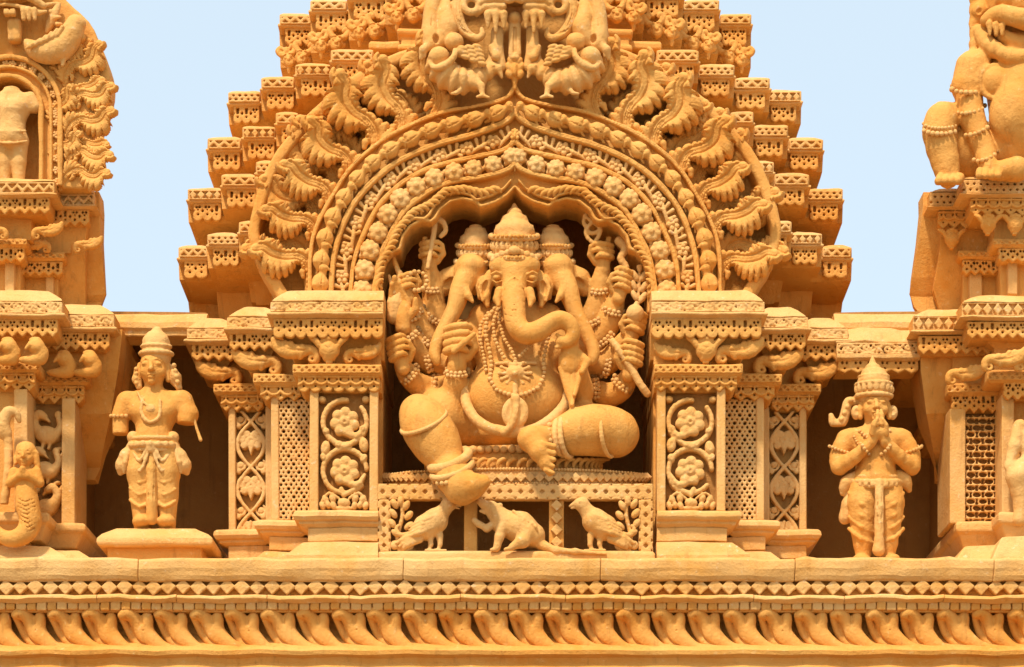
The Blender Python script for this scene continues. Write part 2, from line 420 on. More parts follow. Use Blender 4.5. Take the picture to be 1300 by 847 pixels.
def loop_band(name, u0, u1, v0, v1, q, parent, pitch=12, mat=None, point=True):
    """row of interlaced rings over hanging petals"""
    H = v1-v0; n = max(1, round((u1-u0)/pitch)); p = (u1-u0)/n; vo = Vol(u0-3, u1+3, v0-3, v1+3, q-9, q+5, .95)
    def f(U, V):
        x = rep(U, p, u0); xs = rep(U, p, u0+p/2)
        am = H*.34; edge = v1-np.abs(x)/(p*.5)*am if point else v1-am+np.sqrt(np.maximum(1-(x/(p*.5))**2, 0))*am
        d = np.maximum(srect(U, V, u0, u1, v0, v1), (V-edge)*.8)
        hole = np.maximum(np.sqrt(xs**2+(V-v0-H*.30)**2)-H*.17, 0)
        d = np.maximum(d, -(np.sqrt((x)**2+((V-v0-H*.2)*1.3)**2)-p*.2)); d = np.maximum(d, -(np.sqrt(x**2+(V-v0-H*.62)**2)-1.2))
        return d
    vo.flat(f, q-8, q-2, rnd=1.2)
    vo.flat(lambda U, V: np.abs(np.sqrt(rep(U, p, u0+p/2)**2+(V-v0-H*.12)**2)-p*.55)-1.7+np.maximum(v0-V, 0), q-8, q+1, rnd=1.4)
    vo.flat(lambda U, V: np.maximum(np.abs(U-(u0+u1)/2)-(u1-u0)/2, np.abs(V-v0-1.2)-1.4), q-8, q+.6, rnd=1)
    # trim to the strip
    U = vo.ax[0][:, None, None]; vo.F = np.maximum(vo.F, np.maximum(u0-U, U-u1)); vo.rough(.3, .4)
    a = ((u0+u1)/2, v1, q); return obj(name, vo.mesh(name, a), a, parent, mat)
def zigzag_band(name, u0, u1, v0, v1, q, parent, pitch=14, mat=None, kind='zig'):
    H = v1-v0; n = max(1, round((u1-u0)/pitch)); p = (u1-u0)/n; vo = Vol(u0-3, u1+3, v0-3, v1+3, q-9, q+3, .95)
    def f(U, V):
        d = srect(U, V, u0, u1, v0, v1)
        if kind == 'zig':
            x = rep(U, p, u0); m = np.abs(x)/(p*.5)*(H*.5)
            band = np.abs((V-v0-H*.25)-m*.98)*.75-2.0
            rim = np.minimum(np.minimum(V-v0, v1-V), np.minimum(U-u0, u1-U))-2.2
            d = np.maximum(d, np.minimum(band, rim))
        elif kind == 'dots':
            for k in (0.3, .7): d = np.maximum(d, -(np.abs(rep(U, p*.6, u0+k*p*.6))*.8+np.abs(V-v0-H*k)-1.7)*.7)
        elif kind == 'dia':
            x = rep(U, p, u0); dd = (np.abs(x)/(p*.5)+np.abs(V-(v0+v1)/2)/(H*.5)-.92)*H*.32
            rim = np.minimum(V-v0, v1-V)-1.6; d = np.maximum(d, np.minimum(dd, rim))
        return d
    if kind == 'dots': vo.flat(f, q-8, q, rnd=1.1)
    else:
        vo.flat(f, q-6, q, rnd=1.3); vo.box(u0, u1, v0, v1, q-8, q-5)
    vo.rough(.3, .4)
    a = ((u0+u1)/2, v1, q); return obj(name, vo.mesh(name, a), a, parent, mat)
def scroll_band(name, u0, u1, v0, v1, q, parent, pitch=22, mat=None, seed=0):
    """waving vine with buds and curls between two plain rims"""
    H = v1-v0; n = max(1, round((u1-u0)/pitch)); p = (u1-u0)/n; vm = (v0+v1)/2
    vo = Vol(u0-3, u1+3, v0-3, v1+3, q-10, q+5, .95)
    vo.box(u0, u1, v0, v0+2.2, q-9, q); vo.box(u0, u1, v1-1.6, v1, q-9, q+1); vo.box(u0, u1, v0, v1, q-9, q-6.5)
    vo.box(u0, u0+2.5, v0, v1, q-9, q, r=1)
    vo.box(u1-2.5, u1, v0, v1, q-9, q, r=1)
    sg = 1
    for i in range(n):
        c = u0+(i+.5)*p; sg = -sg
        vo.chain([(c-p*.55, vm-sg*H*.25, q-3), (c-p*.25, vm+sg*H*.28, q-2), (c+p*.2, vm+sg*H*.28, q-2), (c+p*.5, vm-sg*H*.25, q-3)], 1.9, 1.5, sm=3)
        vo.ring((c, vm-sg*1, q-2), p*.17, H*.2, 1.7, 1, 10, a0=0, a1=290)
        for da in (-.32, .3): vo.ell((c+da*p, vm-sg*H*.22, q-2), (3.2, 2.0, 2.4), 40*sg*(1 if da > 0 else -1), 1.5)
        vo.ell((c+p*.05, vm-sg*H*.05, q-1.5), (2.2, 2.0, 2.2), 0, 1)
    vo.rough(.4, .45); U = vo.ax[0][:, None, None]; vo.F = np.maximum(vo.F, np.maximum(u0-U, U-u1))
    a = ((u0+u1)/2, v1, q); return obj(name, vo.mesh(name, a), a, parent, mat or OCL)

# ---------------------------------------------------------------- brackets (leaf consoles, faces)
def console_mesh(L=62, H=30):
    """acanthus bracket seen from the side: curl at the inner foot (u=0), fringed leaf rising to u=-L"""
    v = Vol(-L-10, 12, -H-8, 10, -14, 16, 1.0)
    v.chain([(0, 0, 4), (1, -9, 5), (-6, -16, 5), (-L*.35, -13, 4), (-L*.65, -14, 5), (-L*.9, -H*.78, 8)], [3, 3.4, 4, 7, 9, 6], 5, sm=3)
    v.ring((-5, -3, 5), 4.5, 4, 2, 1, 12)
    for i in range(6):
        t = i/5; v.ell((-L*(.3+.62*t), -17-9*t+2*math.sin(i*2), 9), (4.6, 5.6, 5), -30, 2.5)
    v.chain([(-L*.3, -9, 7), (-L*.6, -9, 9), (-L*.82, -14, 10)], [3, 4.5, 4], 2, sm=3)
    for i in range(4):
        t = i/3; v.ell((-L*(.35+.4*t), -5-5*t, 6), (3.5, 4, 4), 30, 2)
    v.chain([(-L*.2, -13, 12), (-L*.55, -13, 15), (-L*.8, -20, 17)], [1.2, 1.8, 1.2], 1, sub=True, sm=2)
    v.rough(.5, .3); return v.mesh('bracket', (0, 0, 0))
CONS = console_mesh()
def urn_mesh():
    v = Vol(-30, 30, -36, 10, -14, 16, 1.0)
    v.ell((0, -14, 3), (14, 13, 11), 0, 3); v.ell((0, -3, 2), (8, 5, 7), 0, 3); v.box(-4, 4, -3, 4, -6, 6)
    for s in (-1, 1):
        v.chain([(s*10, -16, 6), (s*17, -25, 8), (s*24, -29, 7)], [3.5, 3.5, 2.5], 2, sm=3)
        v.ell((s*6, -26, 7), (4.5, 4.5, 4), 0, 2)
    v.ell((0, -28, 8), (5, 4.5, 5), 0, 2)
    v.chain([(-6, -17, 13.5), (0, -14, 14.5), (6, -17, 13.5)], 1.0, .5, sub=True); v.chain([(-7, -10, 12.5), (0, -7, 13), (7, -10, 12.5)], .9, .5, sub=True)
    v.rough(.4, .3); return v.mesh('bracket', (0, 0, 0))
URN = urn_mesh()
def mask_mesh(kind=0):
    """small lion or monkey face with scrolls rising on both sides"""
    v = Vol(-24, 24, -34, 24, -12, 20, 1.0)
    v.ell((0, 0, 2), (11, 12, 11), 0, 4); v.ell((0, 8, 7), (7, 6, 7), 0, 3)
    for s in (-1, 1):
        v.ell((s*4.5, -3, 12), (3.0, 2.6, 2), 0, 1); v.ell((s*4.5, -3, 14), 1.1, 0, .4, True)
        v.chain([(s*6, -8, 5), (s*12, -13, 4), (s*15, -20, 3), (s*10, -24, 3), (s*7, -20, 4)], [4.5, 4.5, 4, 3.2, 2.6], 2, sm=3)
        v.ell((s*11, 1, 2), (3.5, 5, 3), s*20, 2); v.chain([(s*3, -9, 11), (s*8, -8, 9)], 1.6, 1)
    v.ell((0, 2, 13.5), (2.6, 3, 2.6), 0, 1.5); v.chain([(-5, 9, 13), (0, 10.5, 14.4), (5, 9, 13)], 1.1, .5, sub=True)
    if kind: v.ell((0, -16, 3), (6, 8, 6), 0, 3); v.chain([(-2, 14, 5), (-4, 22, 4)], [4, 2.5], 2)
    v.rough(.45, .35); return v.mesh('bracket', (0, 0, 0))
MASK = [mask_mesh(0), mask_mesh(1)]

# ---------------------------------------------------------------- carved shaft panels
def heartleaf(U, V, c, s, up=True):
    g = -1 if up else 1; cu, cv = c; d = scirc(U, V, c, 6*s)
    for k_ in (-1, 1): d = np.minimum(d, np.minimum(np.minimum(scirc(U, V, (cu+k_*4.6*s, cv+g*7.5*s), 4.6*s), scirc(U, V, (cu+k_*10.2*s, cv+g*2.2*s), 4.9*s)), scirc(U, V, (cu+k_*7.4*s, cv-g*4.5*s), 4.4*s)))
    d = np.minimum(d, sseg(U, V, c, (cu, cv-g*14*s), 6*s, .8)); return d
def vine_panel(name, u0, u1, v0, v1, q, parent):
    w = u1-u0; cu = (u0+u1)/2; vo = Vol(u0-2, u1+2, v0-2, v1+2, q-16, q+6, 1.0); n = 4; hp = (v1-v0)/2.6
    box('panel_ground', u0-1, u1+1, v0-1, v1+1, q-13, q-17, parent, WALLM, bev=0)  # dark ground: recess shade put into the colour, partly dirt
    def f(U, V):
        ph = (V-v0-hp*.22)/hp*math.pi; s = np.abs(np.sin(ph)); d = np.minimum(np.abs(U-(cu-w*.44*s)), np.abs(U-(cu+w*.44*s)))*.68-1.9
        d = np.minimum(d, spoly(U, V, [(cu-2, v1), (cu, v1-10)], 2)); return d
    vo.flat(f, q-12, q-1, rnd=1.8)
    for i in range(3):
        c = (cu, v0+hp*(.66+i)-1); vo.flat(lambda U, V: heartleaf(U, V, c, w/34), q-12, q-2.5, rnd=2.6, k=1)
        vo.ell((c[0], c[1]-1, q-2), 1.6, 0, .5, True)
        for s in (-1, 1):
            cc = (cu+s*w*.33, v0+hp*(.2+i)+1)
            vo.flat(lambda U, V: np.minimum(scirc(U, V, (cc[0], cc[1]-3), w*.11), scirc(U, V, (cc[0]+s*3, cc[1]+5), w*.10)), q-12, q-3, rnd=2.6, k=1)
            vo.ring((cc[0], cc[1]-3, q-5), w*.16, w*.17, 1.4, .8, 12, a0=-60, a1=200)
    vo.back()
    U = vo.ax[0][:, None, None]; V = vo.ax[1][None, :, None]
    vo.F = np.maximum(vo.F, np.maximum(np.maximum(u0-1-U, U-u1-1), np.maximum(v0-1-V, V-v1-1))); vo.rough(.3, .4)
    a = (cu, v1, q); return obj(name, vo.mesh(name, a), a, parent, OCL)
def flower_panel(name, u0, u1, v0, v1, q, parent, mir=1):
    w = u1-u0; cu = (u0+u1)/2; vo = Vol(u0-2, u1+2, v0-2, v1+2, q-17, q+7, 1.0); H = v1-v0
    box('panel_ground', u0-1, u1+1, v0-1, v1+1, q-14, q-18, parent, WALLM, bev=0)  # ground behind the flowers coloured dark for recess shade and some dirt
    cs = [(cu+mir*1, v0+H*.235), (cu+mir*1, v0+H*.655)]
    for j, c in enumerate(cs):
        rr = w*.42; vo.ring((c[0], c[1], q-4), rr, rr*1.02, 3.0, 1.2, 26, a0=-40+80*j, a1=275+80*j)
        for k in range(7):
            a = 2*math.pi*k/7+.3; vo.ell((c[0]+w*.185*math.cos(a), c[1]+w*.185*math.sin(a), q-3), (w*.105, w*.105, 4.5), 0, 1.2)
        vo.ell((c[0], c[1], q-2), (w*.11, w*.11, 5), 0, 2); vo.ell((c[0], c[1]+1, q+3), 2.2, 0, .8, True)
        vo.chain([(c[0]-mir*w*.1, c[1]+w*.16, q-3), (c[0]+mir*w*.22, c[1]+w*.28, q-2), (c[0]+mir*w*.38, c[1]+w*.08, q-3)], [3.2, 4, 2], 1.5, sm=3)
    m = v0+H*.45
    vo.chain([(cs[0][0]-mir*w*.3, cs[0][1]+w*.3, q-4), (cu, m, q-2), (cu+mir*w*.3, m-w*.16, q-3)], [3, 3.3, 2.5], 1.5, sm=3)
    for (du, dv, r1, r2, rt) in ((-.36, .02, 6, 9, 10), (.38, -.04, 6, 9.5, -10), (-.1, -.05, 4, 5, 40), (.38, .22, 4.5, 6, 20), (-.4, .2, 4, 5, -20), (-.34, -.3, 4, 4, 0), (.36, -.35, 4, 4, 0)):
        vo.ell((cu+mir*du*w, m+dv*w, q-3), (r1, r2, 4.5), rt*mir, 1)
        vo.ell((cu+mir*du*w, m+dv*w, q+2.2), (r1*.35, r2*.5, 2), rt*mir, .5, True)
    vo.chain([(cu-mir*w*.05, v1-w*.42, q-3), (cu, v1-w*.3, q-3), (cu+mir*w*.24, v1-w*.44, q-3)], [3, 3, 3], 1.2)
    for s in (-1, 1):
        for (x, y, r) in ((.22, .24, 5.5), (.36, .22, 5.5), (.42, .1, 5), (.2, .1, 5), (.31, .12, 4.5)):
            vo.ell((cu+s*x*w, v1-y*w, q-3), (r*.75, r*1.1, 4), s*20, .8)
        vo.chain([(cu+s*w*.1, v1-w*.24, q-2), (cu+s*w*.28, v1-w*.34, q-1), (cu+s*w*.42, v1-w*.2, q-2)], 1.6, 1, sm=3)
        for sv in (v0+6,):
            vo.ell((cu+s*w*.42, sv, q-4), (5, 4, 4), 0, 1)
    vo.ell((cu, v1-w*.15, q-2), (8, 6, 5), 0, 1.5); vo.ell((cu, v1-w*.05, q-3), (11, 3.5, 4), 0, 1)
    vo.back()
    U = vo.ax[0][:, None, None]; V = vo.ax[1][None, :, None]
    vo.F = np.maximum(vo.F, np.maximum(np.maximum(u0-1-U, U-u1-1), np.maximum(v0-1-V, V-v1-1))); vo.rough(.35, .4)
    a = (cu, v1, q); return obj(name, vo.mesh(name, a), a, parent, OCL)
def lattice_panel(name, u0, u1, v0, v1, q, parent, pitch=13):
    vo = Vol(u0-2, u1+2, v0-2, v1+2, q-8, q+2, .95)
    def f(U, V):
        d = srect(U, V, u0, u1, v0, v1); p = pitch; y = V-v0
        h = np.sqrt(rep(U, p, u0+p*.5)**2+rep(V, p*1.6, v0)**2)-2.1
        h = np.minimum(h, np.sqrt(rep(U, p, u0)**2+rep(V, p*1.6, v0+p*.8)**2)-2.1)
        for (a, b, r) in ((.25, .4, 1.35), (.75, .4, 1.35), (.25, 1.2, 1.35), (.75, 1.2, 1.35), (.0, .0, 1.0), (.5, .8, 1.0)):
            h = np.minimum(h, (np.abs(rep(U, p, u0+(a-.5)*p+p*.0))*1.0+np.abs(rep(V, p*1.6, v0+(b-.8)*p))*.8-r*1.25)*.75)
        return np.maximum(d, -h)
    vo.flat(f, q-7, q, rnd=.9); vo.rough(.35, .5); box('panel_ground', u0, u1, v0, v1, q-12, q-17, parent, WALLM, bev=0)  # dark backing paints the shade behind the piercings
    a = ((u0+u1)/2, v1, q); return obj(name, vo.mesh(name, a), a, parent, OCL)
def mesh_grille(name, u0, u1, v0, v1, q, parent, pu=15.5, pv=17, mat=None):
    """grille of broad oval and small hourglass openings"""
    vo = Vol(u0-2, u1+2, v0-2, v1+2, q-8, q+2, 1.0)
    def f(U, V):
        d = srect(U, V, u0, u1, v0, v1)
        for o_, vv in ((0, 0), (pu*.5, pv*.5)):
            x, y = rep(U, pu, u0+o_), rep(V, pv, v0+vv)
            e = (np.sqrt((x/5.6)**2+(y/3.4)**2)-1)*3.6; x2 = rep(U, pu, u0+o_+pu*.5); e2 = np.maximum(np.abs(x2)-1.2-np.abs(y)*.3, np.abs(y)-3.6)
            d = np.maximum(d, -np.minimum(e, e2))
        return d
    vo.flat(f, q-7, q, rnd=1.2); vo.rough(.4, .4); box('panel_ground', u0, u1, v0, v1, q-10, q-15, parent, WALLM, bev=0)  # dark backing, shade of the openings held in its colour
    a = ((u0+u1)/2, v1, q); return obj(name, vo.mesh(name, a), a, parent, mat or OCL)

# ================================================================ PILASTER GROUPS beside the niche
CX = 657.0
def pier(root, sx, A, q, panel, inner):
    """A: dict of photo measurements on the left side; sx=-1 mirrors about the axis of the shrine"""
    def X(a, b): return (a, b) if sx > 0 else (2*CX-b, 2*CX-a)
    def M(nm, u0, u1, qf, qb, prof, **k):
        a, b = X(u0, u1); kk = dict(sideL=True, sideR=not inner) if sx > 0 else dict(sideL=not inner, sideR=True)
        return mold(nm, a, b, qf, qb, prof, pr, **kk, **k)
    pr = obj('pilaster', None, ((A['s0']+A['s1'])/2 if sx > 0 else 2*CX-(A['s0']+A['s1'])/2, A['b2'], q), root)
    qb = -210
    r0, r1, t0, t1 = A['roof']            # roof: outer eave u, inner u, v top, v eave
    # weathered sloping top
    M('roof', r0+3, r1, q+12, qb, [(-22, t0, -10), (-18, t0+1, -8), (-9, t0+6, -5), (-2, t0+12, -1), (1, t1-1), (-1, t1)], mat=OCL)
    f0, f1 = A['frieze']
    M('frieze_block', r0+3, r1, q+4, qb, [(0, t1-1), (0, f1)], bev=0)
    a, b = X(r0, r1); fb = scroll_band('scroll_frieze', a, b, t1, f1, q+12, pr)
    M('cornice_lip', r0, r1, q+10, qb, [(0, f1-.5), (4, f1+1.5), (4, f1+4), (-3, f1+7)], mat=OCL, bev=1)
    l0, l1, lu = A['lace']
    M('core', lu+2, r1, q-2, qb, [(0, f1+5), (0, l1-7), (-9, l1-3), (-22, l1+22)], bev=0)
    a, b = X(lu, r1-1); pendant_band('pendant_band', a, b, l0, l1, q+6, pr, 14, 'round' if inner else 'point', seed=int(l0))
    c0, cv0, cv1 = A['abac']; cr = A['aright']
    M('core', c0+20, cr, q-22, qb, [(0, l1-4), (0, cv0+1)], bev=0)
    M('abacus', c0, cr, q, qb, [(0, cv0), (0, cv1-1), (-4, cv1+2)], bev=1.5)
    a, b = X(c0+1, cr-1); zigzag_band('dotted_band', a, b, cv0+1.5, cv1-1.5, q+2.2, pr, 16, kind='dots')
    h0, h1, hu = A['hang']
    M('core', hu+2, cr, q-14, qb, [(0, cv1), (0, h1-5), (-5, h1)], bev=0)
    a, b = X(hu, cr-2); loop_band('petal_band', a, b, h0, h1, q-4, pr, 15, point=not inner or sx < 0)
    # shaft
    s0, s1, sv0, sv1 = A['s0'], A['s1'], h1-6, A['b0']
    M('shaft', s0, s1, q-32, qb, [(0, sv0), (0, sv1+2)], bev=0)
    pw = A['post']
    for (x0, x1) in ((s0, s0+pw), (s1-pw, s1)):
        if x1 > A.get('vis', 1e9): continue
        a, b = X(x0, x1); box('post', a, b, sv0, sv1+1, q-10, q-34, pr, OCL)
    a, b = X(s0+pw-.5, min(s1-pw, A.get('vis', 1e9))+.5)
    if panel == 'flower': flower_panel('flower_panel', a, b, sv0+9, sv1, q-12, pr, sx)
    if panel == 'vine': vine_panel('vine_panel', a, b, sv0+6, sv1, q-12, pr)
    if panel == 'lattice': lattice_panel('lattice_panel', a, b, sv0+4, sv1, q-12, pr)
    # base mouldings
    b0, b1, b2, b3, bu = A['b0'], A['b1'], A['b2'], A['b3'], A['bu']
    M('base', bu, A['bright'], q-4, qb, [(0, b0), (3, b0+3), (4, b0+8), (1, b0+12), (-3, b0+13), (-3, b0+16), (-14, b1)], mat=OCL)
    M('base_neck', bu+15, A['bright'], q-12, qb, [(0, b1-1), (0, b2)], mat=OCL, bev=1)
    M('plinth', bu-2, A['bright'], q+2, qb, [(-14, b2, -8), (-10, b2, -6), (-3, b2+6, -3), (6, b2+14, 0), (12, b2+18, 2), (12, b3, 2)], mat=OCL, bev=2)
    return pr
FRONT = dict(roof=(343, 487, 366, 383), frieze=(383, 396), lace=(404, 429, 347), abac=(371, 462, 475), aright=484, hang=(477, 497, 378), s0=393, s1=480, post=11, b0=648, b1=671, b2=687, b3=714, bu=376, bright=480)
MID = dict(roof=(288, 356, 387, 403), frieze=(402, 416), lace=(422, 445, 291), abac=(321, 474, 487), aright=384, hang=(489, 508, 330), s0=344, s1=412, post=10, vis=394, b0=660, b1=683, b2=699, b3=718, bu=327, bright=392)
OUT = dict(roof=(237, 300, 401, 417), frieze=(416, 430), lace=(436, 458, 243), abac=(271, 487, 499), aright=336, hang=(502, 522, 280), s0=290, s1=346, post=9, b0=672, b1=694, b2=709, b3=722, bu=275, bright=345)
for sx, side in ((1, 'left'), (-1, 'right')):
    root = thing('pilaster_group', (CX-sx*270, 714, 0), 'three stepped carved pilasters under heavy capitals, on the %s of the seated elephant-headed figure' % side, 'pilasters', 'pilaster groups flanking the niche')
    pf = pier(root, sx, FRONT, 42, 'flower', True)
    pm = pier(root, sx, MID, -8, 'lattice', False)
    po = pier(root, sx, OUT, -58, 'vine', False)
    def cons(pr, u, v, q, s, mir): obj('bracket', CONS, (u if sx > 0 else 2*CX-u, v, q), pr, OCH, s=s, mirror=(mir if sx > 0 else not mir))
    cons(pf, 402, 460, 28, .92, False); cons(pf, 440, 460, 28, .72, True)
    obj('bracket', URN, ((418 if sx > 0 else 2*CX-418), 459, 34), pf, OCH, s=.95)
    cons(pm, 353, 474, -20, .95, False); cons(po, 303, 487, -70, .9, False)
# ================================================================ STEPPED TOWER behind the arch
def sheet(name, V, F, a, parent, mat=None, smooth=False, **k):
    return obj(name, mesh(name, V, F, a, smooth), a, parent, mat, **k)
tower = thing('stepped_tower', (654, 420, -150), 'stepped tower of jutting zigzag-edged blocks rising behind the big arch', 'tower')
mold('core', 345, 962, -130, -420, [(-175, -90), (-130, -10), (-98, 40), (-60, 100), (-42, 160), (-25, 232)], tower, bev=0)
for a_, b_ in ((345, 474), (838, 962)): mold('core', a_, b_, -110, -420, [(0, 225), (0, 425)], tower, bev=0)
TCX = 654.0
ZB = {}
def tower_unit(sx, u0, u1, v0, q, lace=True, br=None, H=18, seed=0, outer=False, tall=62):
    if sx < 0: u0, u1 = 2*TCX-u1, 2*TCX-u0
    v0 += random.uniform(-1.1, 1.1); u0 += random.uniform(-1, 1); u1 += random.uniform(-1, .6)
    b = obj('tower_block', None, ((u0+u1)/2, v0+tall, q), tower)
    L, Rr = (sx > 0), (sx < 0)
    mold('cap', u0, u1, q, -390, [(-9, v0-5, -12), (-4, v0-1.5, -4), (0, v0+1), (0, v0+H-3), (2, v0+H-2.5), (2, v0+H), (-2, v0+H+2)], b, OCL, bev=1.3)
    kd = ['zig', 'dia', 'zig', 'dots'][seed % 4] if br is None else 'zig'
    zigzag_band('zigzag_band', u0+1, u1-1, v0+1.5, v0+H-3.5, q+5, b, 13 if kd != 'dia' else 10, kind=kd, mat=OCL)
    dz = 5 if L else 0; dr = 5 if Rr else 0
    lh = 24
    ou = 12
    if br is None:
        P1 = [(0, v0+H+1, 0), (0, v0+H+lh-5, 0), (-1, v0+H+lh+1, -8), (-1, v0+H+lh+4, -40), (-2, v0+H+lh+8, -84), (-5, v0+tall+16, -98)]
        P2 = [(0, v0+H+1, 0), (-1, v0+H+lh+2, 0), (-2, v0+H+lh+5, -14), (-3, v0+H+lh+10, -70), (-6, v0+tall+16, -90)]
    else:
        P1 = [(0, v0+H+1, 0), (0, v0+H+lh-4, 0), (-1, v0+H+lh+2, -8), (-2, v0+tall-8, -20), (-3, v0+tall+4, -44), (-5, v0+tall+14, -90)]
        P2 = [(0, v0+H+1, 0), (-1, v0+tall-6, 0), (-3, v0+tall+2, -8), (-6, v0+tall+12, -40), (-9, v0+tall+20, -80)]
    mold('block_body', u0+dz+2-(26 if Rr else 0), u1-dr-2+(26 if L else 0), q-9, -390, P1, b, bev=0)
    mold('side_wall', u0-(34 if Rr else 0), u1+(34 if L else 0), q-26, -395, P2, b, bev=0)
    if lace: pendant_band('pendant_band', u0+dz+2, u1-dr-1, v0+H+1.5, v0+H+lh, q-1, b, 12.5, ['round', 'point', 'soft'][seed % 3], seed=seed)
    if br:
        for (du, dv, k, s, rt) in br: obj('bracket', MASK[k], (u0+(du if sx > 0 else (u1-u0)-du), v0+dv, q-4), b, OCH, s=s, rot=rt*sx, mirror=sx < 0)
    return b
MB_ = [(10, 58, 1, .72, -8), (31, 56, 0, .82, 6)]
for sx in (1, -1):
    U_ = [(226, 265, 313, -130, 78), (264, 304, 297, -84, 84), (303, 345, 281, -44, 60),
          (238, 282, 240, -140, 66), (281, 326, 222, -96, 66), (325, 366, 204, -52, 50),
          (263, 306, 176, -150, 58), (307, 350, 160, -106, 58), (350, 380, 143, -66, 50),
          (290, 331, 116, -180, 56), (331, 375, 99, -138, 56), (375, 420, 82, -96, 56), (420, 474, 64, -54, 56)]
    for i, (a, b, v, q, t) in enumerate(U_): tower_unit(sx, a, b, v, q, seed=(i*3+(0 if sx > 0 else 2)), tall=t, H=17)
    for i, (a, b, v, q) in enumerate([(354, 395, 17, -190), (394, 441, 0, -150), (441, 489, -17, -110), (489, 540, -36, -72)]):
        w_ = b-a
        tower_unit(sx, a, b, v, q, br=[(w_*.3, 60, 1, .78, -12), (w_*.72, 57, 0, .85, 10)], seed=i+(1 if sx > 0 else 0), tall=74, H=16)
    a, b = (505, 560) if sx > 0 else (2*TCX-560, 2*TCX-505)
    mold('bracket_block', a, b, -60, -300, [(0, 36), (1, 40), (0, 44), (-4, 46), (-4, 56), (0, 57), (0, 63)], tower)
    a, b = (470, 520) if sx > 0 else (2*TCX-520, 2*TCX-470)
    mold('bracket_block', a, b, -78, -300, [(0, 52), (2, 56), (2, 62), (-4, 64)], tower)

# beams carrying the roof of the side bays
for (a, b) in ((-420, 262), (1060, 1720)):
    mold('beam', a, b, -62, -108, [(-4, 395, -14), (0, 400, -6), (1, 409, 0), (0, 416), (-4, 420), (-4, 425)], None, OCL, step=20, sideL=False, sideR=False, bev=2, kind='structure')
    mold('bay_ceiling', a, b, -106, -345, [(0, 396), (0, 404)], None, WALLM, step=40, sideL=False, sideR=False, bev=0, kind='structure')  # dark plaster paints in the blackness under the bay roof
# ================================================================ ARCH
ACX = 653.5
RIM = [(655, 109), (642, 127), (604, 137), (558, 146), (508, 167), (472, 190), (444, 217), (424, 248), (408, 277), (398, 303), (394, 335), (394, 376)]
RA = [(654, 141), (648, 152), (635, 161), (596, 175), (558, 185), (523, 199), (492, 217), (464, 243), (446, 267), (433, 296), (424, 330), (420, 376)]
RB = [(654, 176), (648, 187), (635, 194), (609, 200), (574, 208), (543, 217), (512, 233), (483, 261), (464, 296), (450, 332), (445, 376)]
RC = [(654, 207), (648, 216), (635, 222), (610, 228), (582, 232), (556, 240), (534, 253), (513, 271), (495, 302), (481, 335), (475, 376)]
OPN = [(653.5, 240), (645, 250), (630, 259), (610, 265), (603, 259), (588, 255), (573, 258), (560, 268), (554, 279), (548, 284), (535, 283), (522, 290), (513, 302), (509, 318), (500, 322), (491, 332), (486, 348), (485, 376)]
OUTL = [(653.5, -64), (590, -62), (552, -40), (538, 10), (530, 50), (508, 62), (470, 78), (436, 103), (396, 135), (360, 175), (340, 205), (326, 238), (317, 272), (314, 296), (322, 325), (336, 350), (354, 380), (360, 392)]
def half(c): return [(ACX-(ACX-u), v) for u, v in c]
def xs(U): return ACX-np.abs(U-ACX)
def poly_sdf(U, V, pts):
    U, V = np.broadcast_arrays(U, V); d = np.full(U.shape, 1e3); ins = np.zeros(U.shape, bool)
    n = len(pts)
    for i in range(n):
        a, b = pts[i], pts[(i+1) % n]; d = np.minimum(d, sseg(U, V, a, b, 0))
        if a[1] != b[1]:
            c = ((a[1] > V) != (b[1] > V)) & (U < (b[0]-a[0])*(V-a[1])/(b[1]-a[1])+a[0]); ins ^= c
    return np.where(ins, -d, d)
def full(c):
    return list(c)+[(2*ACX-u, v) for u, v in reversed(c) if abs(u-ACX) > .1]
arch = thing('arch', (ACX, 372, 5), 'tall pointed arch over the central niche carved with birds, flowers, round knobs and curling leaves', 'arch')
OUTs, _ = spline([(u, v, 0) for u, v in OUTL], None, 3); OUTs = [(p[0], p[1]) for p in OUTs]
